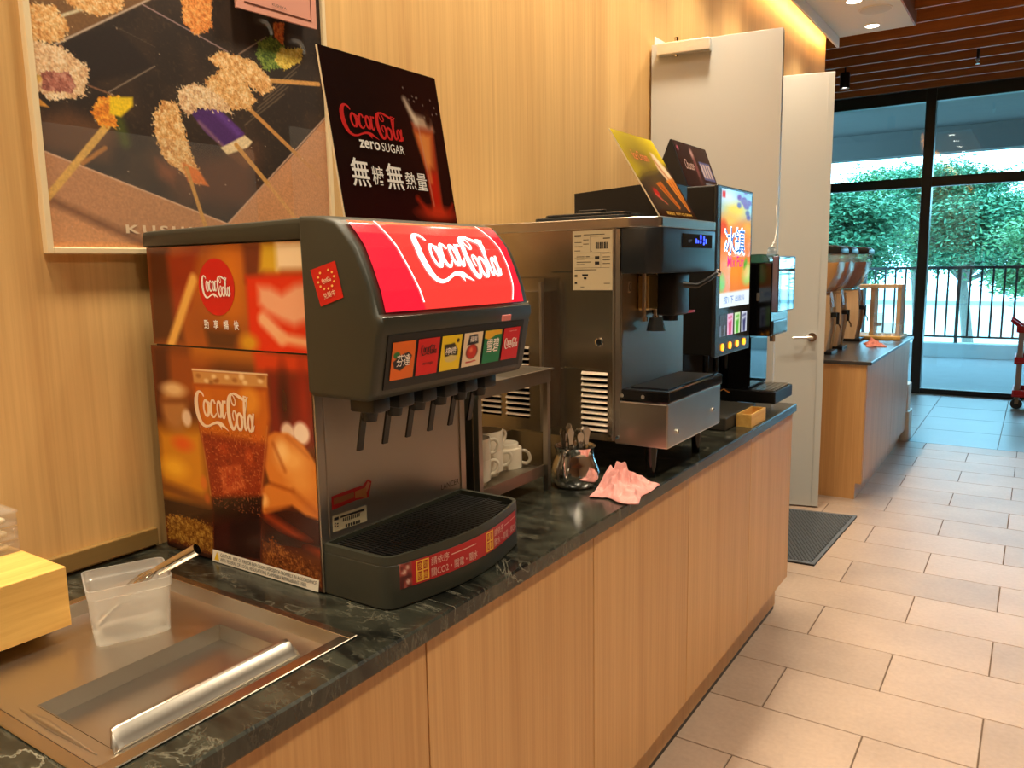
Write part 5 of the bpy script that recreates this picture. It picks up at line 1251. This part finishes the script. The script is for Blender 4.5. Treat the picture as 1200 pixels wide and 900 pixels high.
p.ell(.36, .30, .30, .07, (240, 190, 60), .10)
p.crumb([(.28, .30), (.42, .26), (.55, .34), (.60, .52), (.55, .70), (.35, .68), (.26, .48)], (62, 52, 30), (110, 90, 44), (28, 22, 16), 71, .04)
p.poly([(.72, .18), (.80, .20), (.93, .36), (.97, .52), (.78, .56), (.68, .40)], (214, 176, 140), .03); p.line((.78, .24), (.90, .46), .06, (240, 214, 176), .05); p.line((.72, .30), (.84, .52), .03, (180, 120, 80), .03)
p.poly([(.72, .54), (.97, .48), (.93, .90), (.88, .92)], (206, 120, 44), .02); p.line((.80, .56), (.90, .88), .02, (150, 76, 24), .02); p.line((.90, .54), (.91, .88), .02, (150, 76, 24), .02)
p.poly([(.38, .60), (.56, .56), (.70, .86), (.64, .90)], (178, 92, 34), .02); p.line((.48, .62), (.64, .86), .015, (110, 50, 18), .02)
p.ell(.26, .72, .07, .06, (170, 40, 34), .06); p.line((.22, .74), (.38, .84), .02, (206, 90, 70), .03)
p.poly([(-.1, .92), (1.1, .92), (1.1, 1.1), (-.1, 1.1)], (34, 22, 14), .03)
ip = p.mesh('sign_print', isf(.0008), print_mat('ice_sign_gloss', .2), IS)
lettering('期間限定', isf(.0014), (.22, .935, .42, .975), M['ink_yel'], ip); lettering('SOFT ICE CREAM', isf(.0014), (.46, .94, .88, .968), M['ink_yel'], ip)
lettering('Ice Cream', isf(.0014), (.20, .22, .56, .33), pbr('orange_ink', S(226, 110, 50), .5), ip)

# ================================================================== TOUCH SCREEN DRINK MACHINE
DM = thing('drink_machine', 'tall black drink dispenser with a bright fruit advertising screen', 'drink machine', (.42, 2.73, .88))
X3, Y30, Y31 = .612, 2.545, 2.918
G().box(.12, Y30, 1.135, X3-.010, Y31, 1.692, .004).obj('head', M['black'], DM)
G().box(X3-.012, Y30-.002, 1.128, X3, Y31+.002, 1.694, .004).obj('front_bezel', M['bezel'], DM)
G().box(.12, Y30+.01, .8805, .50, Y31-.01, 1.135).obj('column', M['black'], DM)
G().box(.30, Y30+.02, .8805, .648, Y31-.02, .925, .004).obj('drip_base', pbr('speckled_base', S(60, 56, 48), .5, noise=.6, nscale=60), DM)
for yy in (2.62, 2.72, 2.82): G().cyl((.555, yy, 1.06), (.555, yy, 1.137), .010, n=12).obj('outlet_tube', M['black_gloss'], DM, True)
G().tube([(.55, 2.70, .96), (.57, 2.70, .99), (.585, 2.72, 1.0), (.60, 2.74, .985)], .004, 8).obj('hose', M['steel_smooth'], DM, True)
G().box(.40, Y30-.0012, 1.625, .44, Y30-.0002, 1.672).obj('side_label', M['paper'], DM)
scr = plane_frame('X', X3+.0012, 2.578, 1.684, 2.900, 1.292)
p = Paint(0, 0, 1, 1, 90, 190, (232, 130, 60))
p.poly([(-.1, -.1), (1.1, -.1), (1.1, .22), (-.1, .22)], (150, 206, 236), .12); p.ell(.45, .16, .35, .07, (250, 216, 90), .08); p.ell(.3, .26, .25, .06, (240, 190, 90), .08); p.ell(.2, .06, .25, .05, (226, 244, 250), .08)
for k in range(16): r_ = np.random.default_rng(700+k); p.ell(.80+.13*r_.normal(), .12+.05*r_.normal(), .07, .024, (96+30*r_.random(), 90+30*r_.random(), 170), .02)
p.ell(.85, .34, .2, .08, (236, 170, 60), .08); p.ell(.06, .33, .14, .07, (226, 80, 50), .06); p.ell(.05, .78, .12, .08, (120, 196, 90), .05); p.ell(.9, .72, .2, .10, (176, 206, 110), .05); p.ell(.88, .70, .12, .06, (220, 226, 150), .05); p.ell(.45, .66, .35, .12, (246, 146, 50), .14); p.ell(.55, .44, .35, .12, (236, 120, 70), .14)
p.line((.86, .61), (.80, .64), .06, (90, 170, 60), .05); p.poly([(-.1, .875), (1.1, .86), (1.1, 1.1), (-.1, 1.1)], (226, 238, 240), .02); p.poly([(.02, .02), (.12, .02), (.12, .07), (.02, .07)], (220, 50, 50), .02)
M['screen_print'] = print_mat('screen_light', .1, .78)
sc_ = p.mesh('screen', scr, M['screen_print'], DM)
scr2 = plane_frame('X', X3+.0020, 2.578, 1.684, 2.900, 1.292); scr3 = plane_frame('X', X3+.0026, 2.578, 1.684, 2.900, 1.292)
M['ink_sw'] = pbr('screen_white', S(255, 255, 255), .4, emit=(1, 1, 1, 1), estr=.75); M['ink_sb'] = pbr('screen_blue', S(20, 96, 186), .4, emit=S(20, 96, 186), estr=.6); M['ink_sm'] = pbr('screen_magenta', S(206, 40, 130), .4, emit=S(206, 40, 130), estr=.7)
for k_ in range(8):
    lettering('冰鎮', scr2, (.11+.011*math.cos(k_*.785), .31+.0045*math.sin(k_*.785), .78+.011*math.cos(k_*.785), .55+.0045*math.sin(k_*.785)), M['ink_sw'], sc_, .95, .0, name='lettering_outline')
lettering('冰鎮', scr3, (.11, .31, .78, .55), M['ink_sb'], sc_, .95, .012)
lettering('Mix Fun', scr2, (.22, .56, .76, .655), M['ink_sm'], sc_, 1, .006)
lettering('按1下', scr2, (.12, .90, .44, .97), M['ink_sb'], sc_); lettering('出飲料', scr2, (.50, .905, .82, .96), M['ink_sb'], sc_)
M['card2'] = print_mat('small_card', .25, .6)
for i, (c, dk) in enumerate([((120, 110, 110), (50, 24, 24)), ((246, 190, 210), (226, 60, 110)), ((226, 246, 190), (90, 190, 60)), ((220, 226, 240), (70, 74, 120))]):
    y0 = 2.585+i*.078; p = Paint(0, 0, 1, 1, 12, 22, c); p.poly([(.2, .4), (.8, .3), (.7, 1.0), (.3, 1.0)], dk, .15)
    if i == 0: p.poly([(-.1, -.1), (1.1, -.1), (1.1, .5), (-.1, .5)], (50, 22, 22), .05)
    else: p.line((.2, .2), (.8, .15), .12, dk, .08, .8)
    p.mesh('flavour_card', plane_frame('X', X3+.0012, y0, 1.268, y0+.060, 1.195), M['card2'], DM)
    G().cyl((X3-.002, y0+.032, 1.158), (X3+.004, y0+.032, 1.158), .0125, n=16).obj('push_button', M['orange_led'], DM, True)
# small tent card on top
a = PX(783, 161, .445); zt = 1.852; ty0, ty1 = 2.552, 2.870
TS = thing('tent_card', 'small dark brown tent card standing on top of the black drink machine', 'sign', (.44, 2.71, 1.694))
G().prism([(.375, 1.6945), (.505, 1.6945), (.447, zt), (.441, zt)], 'Y', ty0, ty1, .001, 1).obj('card', pbr('tent_black', S(22, 16, 15), .5), TS)
tf = lambda off: (lambda X, Y: bilerp((.4475+off, ty0+.002, zt-.002), (.4475+off, ty1-.002, zt-.002), (.5055+off, ty1-.002, 1.697), (.5055+off, ty0+.002, 1.697))(X, Y))
p = Paint(0, 0, 1, 1, 60, 50, (44, 24, 24))
p.ell(.48, .5, .06, .4, (120, 70, 66), .06); p.ell(.46, .2, .04, .1, (196, 150, 140), .05); p.poly([(.6, .35), (.95, .35), (.98, .78), (.62, .78)], (96, 96, 140), .03)
for k in range(4): p.poly([(.63+k*.08, .4), (.685+k*.08, .4), (.69+k*.08, .72), (.635+k*.08, .72)], (206, 180, 176), .02)
p.poly([(.6, .84), (.96, .84), (.96, .95), (.6, .95)], (120, 120, 130), .03); p.ell(.08, .15, .03, .06, (190, 90, 110), .03)
tp = p.mesh('card_print', tf(.0012), print_mat('tent_gloss', .25), TS)
lettering('Choose', tf(.002), (.14, .38, .40, .60), M['ink_pink'], tp)
G().prism([(.49, 1.6945), (.54, 1.6945), (.54, 1.6965), (.51, 1.6965)], 'Y', ty0+.05, ty0+.12).obj('clear_foot', M['clear'], TS)
# little wooden box in front of it
q = (.655, 2.705); t = thing('wooden_box', 'small open pine box at the foot of the black drink machine', 'box', (.66, 2.79, .8803))
g = G(); bx0, bx1, by0, by1 = .6505, .672, 2.70, 2.875
bx0 = .654; bx1 = .706; by0 = 2.66; by1 = 2.83
G().box(bx0, by0, .8805, bx1, by1, .885).obj('base', M['pine'], t)
for nm, (a0, b0, a1, b1) in (('side', (bx0, by0, bx0+.006, by1)), ('side', (bx1-.006, by0, bx1, by1)), ('end', (bx0+.006, by0, bx1-.006, by0+.006)), ('end', (bx0+.006, by1-.006, bx1-.006, by1))):
    G().box(a0, b0, .885, a1, b1, .925).obj(nm, M['pine'], t)

# ================================================================== COFFEE MACHINE AT THE END
CF = thing('coffee_machine', 'black coffee machine with a mirror-like touch screen at the end of the worktop', 'coffee machine', (.5, 3.08, .88))
cy0, cy1 = 2.965, 3.20
G().box(.14, cy0, 1.168, .677, cy1, 1.440, .004).obj('head', M['black_gloss'], CF)
G().box(.14, cy0+.004, .9655, .600, cy1-.004, 1.168).obj('column', M['black_gloss'], CF)
G().box(.6005, cy0+.010, .975, .603, cy1-.010, 1.160).obj('splash_plate', M['screen_glass'], CF)
G().box(.14, cy0, .8805, .56, cy1, .915).obj('base', M['black'], CF)
tr_ = G().box(.14, cy0-.002, .915, .703, cy1+.004, .960, .003).obj('drip_tray', M['black'], CF)
for k in range(9): y = cy0+.014+k*.026; G().box(.610, y-.004, .9602, .696, y+.004, .9655).obj('grid_bar', M['steel'], tr_)
for k in range(5): x = .614+k*.019; G().box(x-.003, cy0+.008, .9602, x+.003, cy1-.006, .9645).obj('grid_bar', M['steel'], tr_)
ts = G().box(.6775, cy0-.004, 1.258, .700, cy1-.006, 1.464, .003).obj('touch_screen', pbr('grey_violet_metal', S(120, 112, 124), .3, .6), CF)
G().box(.7003, cy0, 1.262, .702, cy1-.010, 1.460).obj('screen_glass', M['screen_glass'], ts)
G().box(.655, cy0+.012, 1.172, .683, cy1-.03, 1.225, .006).obj('spout_head', M['bezel'], CF)
G().cyl((.668, cy0+.06, 1.145), (.668, cy0+.06, 1.172), .010, n=14).obj('spout', M['steel_smooth'], CF, True)
G().box(.622, cy0-.0012, 1.300, .634, cy0-.0002, 1.330).obj('small_label', pbr('dim_label', S(120, 116, 108), .5), CF)
G().box(.50, cy0+.01, 1.4400, .640, cy1-.01, 1.4725, .006).obj('bean_hopper', clear('teal_glass', (.35, .62, .55, 1), .18, .15, (.1, .35, .3, 1)), CF)
# wrinkled plastic sachet tied on a string
sg = thing('plastic_sachet', 'pale blue crumpled plastic sachet on a string over the coffee machine', 'sachet', (.672, 3.02, 1.4405))
c = np.array(PY(903, 292, 3.03)); g = G(); NN = 8; vs = []
for i in range(NN):
    for j in range(NN):
        u = i/(NN-1)-.5; v = j/(NN-1); vs.append((.659+.006*math.sin(9*u+5*v)+u*.014, 3.01+u*.035+.006*math.sin(12*v), 1.4400+.058*v+.003*abs(math.sin(14*u))*(1-v)))
g.add(vs, [(i*NN+j, (i+1)*NN+j, (i+1)*NN+j+1, i*NN+j+1) for i in range(NN-1) for j in range(NN-1)])
g.obj('sachet_film', clear('blue_film', (.75, .9, 1, 1), .15, .45, (.7, .85, 1, 1)), sg, True)
G().tube([(.659, 3.012, 1.496), (.660, 3.05, 1.53), (.62, 3.22, 1.59), (.548, 3.4555, 1.68)], .0012, 6).obj('string', M['white'], sg)
for k in range(2):
    pt = np.array((.661, 3.014, 1.485))+np.array((-.002, .02*k, .015+.012*k)); G().lathe([(0, -.006), (.006, 0), (0, .006)], tuple(pt), 8).obj('knot', M['white'], sg)

# ================================================================== FLOOR MAT, SECOND COUNTER, TROLLEY
MT = thing('rubber_mat', 'dark grey rubber ring mat on the tiles in front of the open doors', 'mat', (.35, 4.2, .0))
cr = [(-.02, 3.73), (.690, 3.785), (.722, 4.670), (.012, 4.565)]
G().prism(cr, 'Z', .0005, .006).obj('mat_base', M['rubber_dark'], MT)
e = np.array(cr); mid = e.mean(0)
for k in range(4):
    a_, b_ = e[k], e[(k+1) % 4]; ai, bi = a_+(mid-a_)*.05, b_+(mid-b_)*.05
    G().prism([tuple(a_), tuple(b_), tuple(bi), tuple(ai)], 'Z', .006, .011, .001, 1).obj('mat_border', M['rubber'], MT)
g = G(); NU, NV = 38, 48
bp_ = bilerp(tuple(e[0])+(0,), tuple(e[1])+(0,), tuple(e[2])+(0,), tuple(e[3])+(0,))
for i in range(NU):
    for j in range(NV):
        q = bp_(.03+.94*(i+.5+.5*(j % 2))/(NU+.5), .03+.94*(j+.5)/NV)
        r_ = .0058
        g.add([(q[0]-r_, q[1]-r_*1.2, .006), (q[0]+r_, q[1]-r_*1.2, .006), (q[0]+r_, q[1]+r_*1.2, .006), (q[0]-r_, q[1]+r_*1.2, .006), (q[0]-r_*.6, q[1]-r_*.7, .0115), (q[0]+r_*.6, q[1]-r_*.7, .0115), (q[0]+r_*.6, q[1]+r_*.7, .0115), (q[0]-r_*.6, q[1]+r_*.7, .0115)],
              [(4, 5, 6, 7), (0, 1, 5, 4), (1, 2, 6, 5), (2, 3, 7, 6), (3, 0, 4, 7)])
g.obj('mat_studs', M['rubber'], MT)['kind'] = 'stuff'

# second counter
C2Y0, C2Y1, C2T = 5.03, 6.88, .85
tag(G().prism([(.01, C2T-.022), (.700, C2T-.022), (.704, C2T-.018), (.704, C2T-.003), (.701, C2T), (.01, C2T)], 'Y', C2Y0-.012, C2Y1, .001, 1).obj('worktop', pbr('dark_stone', S(58, 54, 52), .3, noise=.15, nscale=12)), 'short dark stone worktop under the juice dispensers', 'worktop')
tag(G().box(.01, C2Y0, 0, .640, C2Y0+.02, C2T-.0225).box(.640, C2Y0, .10, .676, C2Y0+.02, C2T-.0225).obj('end_panel', M['door_wood']), 'honey oak end panel of the short counter facing the rubber mat', 'panel')
for i, (y0, y1, lb_) in enumerate(((C2Y0+.0205, 6.10, 'pale oak cabinet under the juice dispensers next to the end panel'), (6.10, C2Y1, 'pale oak cabinet of the short counter beside the white bin'))):
    t = thing('base_cabinet', lb_, 'cabinet', (.35, (y0+y1)/2, 0), 'cabinets of the short counter')
    G().box(.02, y0, .10, .658, y1, C2T-.0225).obj('carcass', M['door_wood'], t)
    G().box(.660, y0+.001, .10, .678, (y0+y1)/2 if False else y1-.001, C2T-.024, .0008, 1).obj('door', M['door_wood'], t)
    G().box(.05, y0, 0, .640, y1, .10).obj('toe_kick', M['door_wood'], t)
# juice dispensers
def dispenser(y0, liquid, label):
    t = thing('juice_dispenser', label, 'juice dispenser', (.33, y0+.12, C2T), 'juice dispensers on the short counter')
    w = .23; y1 = y0+w; z0 = C2T+.0005
    G().box(.20, y0+.03, z0, .42, y1-.03, z0+.022, .003).obj('drip_foot', M['black'], t)
    G().prism([(.20, z0+.022), (.375, z0+.022), (.395, z0+.20), (.385, z0+.37), (.20, z0+.37)], 'Y', y0+.045, y1-.045).obj('stand', M['pine_l'], t)
    for yy in (y0+.02, y1-.04):
        G().prism([(.19, z0+.022), (.385, z0+.022), (.408, z0+.18), (.395, z0+.38), (.19, z0+.38)], 'Y', yy, yy+.02).obj('side_cheek', M['pine_l'], t)
    G().box(.392, y0+.085, z0+.235, .43, y1-.085, z0+.265, .004).cyl((.432, y0+w/2, z0+.19), (.432, y0+w/2, z0+.265), .009, n=12).obj('tap', M['black'], t, True)
    G().tube([(.432, y0+w/2, z0+.20), (.450, y0+w/2, z0+.17), (.452, y0+w/2, z0+.15)], .005, 8).obj('tap_lever', M['steel_smooth'], t, True)
    G().slab((.402, y0+.08, z0+.30), (.402, y1-.08, z0+.30), (.385, y1-.08, z0+.40), (.385, y0+.08, z0+.40), .004).obj('name_card', pbr('card_brown', S(176, 130, 100), .5) if 'card_brown' not in bpy.data.materials else bpy.data.materials['card_brown'], t)
    prof = [(.20, z0+.385), (.345, z0+.385), (.395, z0+.43), (.440, z0+.53), (.455, z0+.64), (.20, z0+.64)]
    G().prism(prof, 'Y', y0, y1, .012, 2).obj('tank', M['tank'], t, True)
    G().prism([(.205, z0+.389), (.343, z0+.389), (.391, z0+.432), (.435, z0+.53), (.443, z0+.585), (.205, z0+.585)], 'Y', y0+.005, y1-.005, .010, 2).obj('juice', liquid, t, True)
    G().prism(rpoly([(.195, z0+.6405), (.460, z0+.6405), (.458, z0+.672), (.430, z0+.690), (.195, z0+.690)], [0, .006, .02, .02, 0]), 'Y', y0-.003, y1+.003, .006).obj('lid', M['black'], t, True)
M['pine_l'] = wood('pale_birch', S(196, 160, 118), S(220, 186, 146), 'Z', 40, 1.5, .8)
M['tank'] = clear('tank_plastic', (.97, .96, .94, 1), .03, .10, fres=False)
dispenser(5.27, pbr('amber_juice', S(196, 138, 60), .25), 'juice dispenser filled with pale amber juice beside the white door')
dispenser(5.60, pbr('brown_tea', S(150, 84, 40), .25), 'juice dispenser filled with light brown tea between two others')
dispenser(6.22, pbr('dark_tea', S(92, 40, 22), .25), 'juice dispenser filled with dark red tea nearest the wooden tray')
cloth('dish_cloth', 'small red cloth on the short dark worktop beside the dispensers', .555, 6.03, C2T, .06, .13, .045, M['red_cloth'], 9, .3)
tag(G().box(.30, 6.50, C2T+.0005, .66, 6.86, C2T+.024, .004).obj('serving_tray', M['pine']), 'flat pale wooden serving board at the end of the short worktop', 'tray')
t = thing('wooden_stand', 'pale wooden bridge stand on the serving board beside the glasses', 'stand', (.45, 6.72, C2T+.0245))
zb = C2T+.0245
G().box(.20, 6.60, zb+.36, .64, 6.80, zb+.385, .002).obj('stand_top', M['pine_l'], t)
G().box(.605, 6.61, zb, .635, 6.79, zb+.36, .002).obj('stand_leg', M['pine_l'], t); G().box(.42, 6.61, zb, .45, 6.79, zb+.36, .002).obj('stand_leg', M['pine_l'], t)
first = None
for k, (x, y, z) in enumerate([(.49, 6.555, 0), (.56, 6.548, 0), (.49, 6.555, .072), (.625, 6.545, 0)]):
    c = (x, y, C2T+.0245+z+.0005)
    if first is None:
        first = tag(G().lathe([(0, 0), (.026, 0), (.033, .10), (.0318, .10), (.0250, .004), (0, .004)], (0, 0, 0), 20).obj('tumbler', clear('tumbler_glass', (.98, .99, .99, 1), .08, .10, fres=False), None, True), 'clear plastic tumbler standing on the wooden serving board', 'glass', 'tumblers on the serving board'); first.location = c
    else:
        o = copy_tree(first, None, c)
        if z: o['label'] = 'clear plastic tumbler stacked inside another on the serving board'
# white bin beyond the counter
t = thing('white_bin', 'slim white pedal bin standing at the end of the short counter', 'bin', (.55, 7.0, 0))
G().prism(rpoly([(.40, 6.90), (.70, 6.90), (.70, 7.12), (.40, 7.12)], .03), 'Z', .002, .24, .004).obj('bin_body', M['white'], t, True)
G().prism(rpoly([(.40, 6.91), (.685, 6.91), (.685, 7.11), (.40, 7.11)], .03), 'Z', .24, .46, .006).obj('bin_lid', M['white'], t, True)
# red service trolley
t = thing('service_trolley', 'red plastic service trolley with grey uprights by the glass wall', 'trolley', (1.7, 9.1, 0))
tx0, tx1, ty0, ty1 = 1.345, 2.10, 8.90, 9.32
for x in (tx0+.02, tx1-.05):
    for y in (ty0+.02, ty1-.05):
        G().box(x, y, .10, x+.045, y+.03, .80, .004).obj('upright', pbr('grey_alu', S(150, 142, 138), .35, .6) if 'grey_alu' not in bpy.data.materials else bpy.data.materials['grey_alu'], t)
        c_ = G().cyl((x+.022, y+.004, .052), (x+.022, y+.026, .052), .050, n=20).obj('caster', M['bezel'], t, True)
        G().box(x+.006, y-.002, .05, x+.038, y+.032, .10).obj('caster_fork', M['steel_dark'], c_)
for z in (.12, .44, .74):
    sh = G().box(tx0, ty0, z, tx1, ty1, z+.018, .004).obj('shelf', M['red'], t)
    for nm, (a0, b0, a1, b1) in (('rim', (tx0, ty0, tx0+.012, ty1)), ('rim', (tx1-.012, ty0, tx1, ty1)), ('rim', (tx0+.012, ty0, tx1-.012, ty0+.012)), ('rim', (tx0+.012, ty1-.012, tx1-.012, ty1))):
        G().box(a0, b0, z+.018, a1, b1, z+.065, .003).obj(nm, M['red'], sh)
for y in (ty0+.03, ty1-.045):
    G().tube([(tx0+.05, y, .78), (tx0-.01, y, .83), (tx0-.05, y, .86)], [.018, .017, .014], 10).obj('handle', M['red'], t, True)
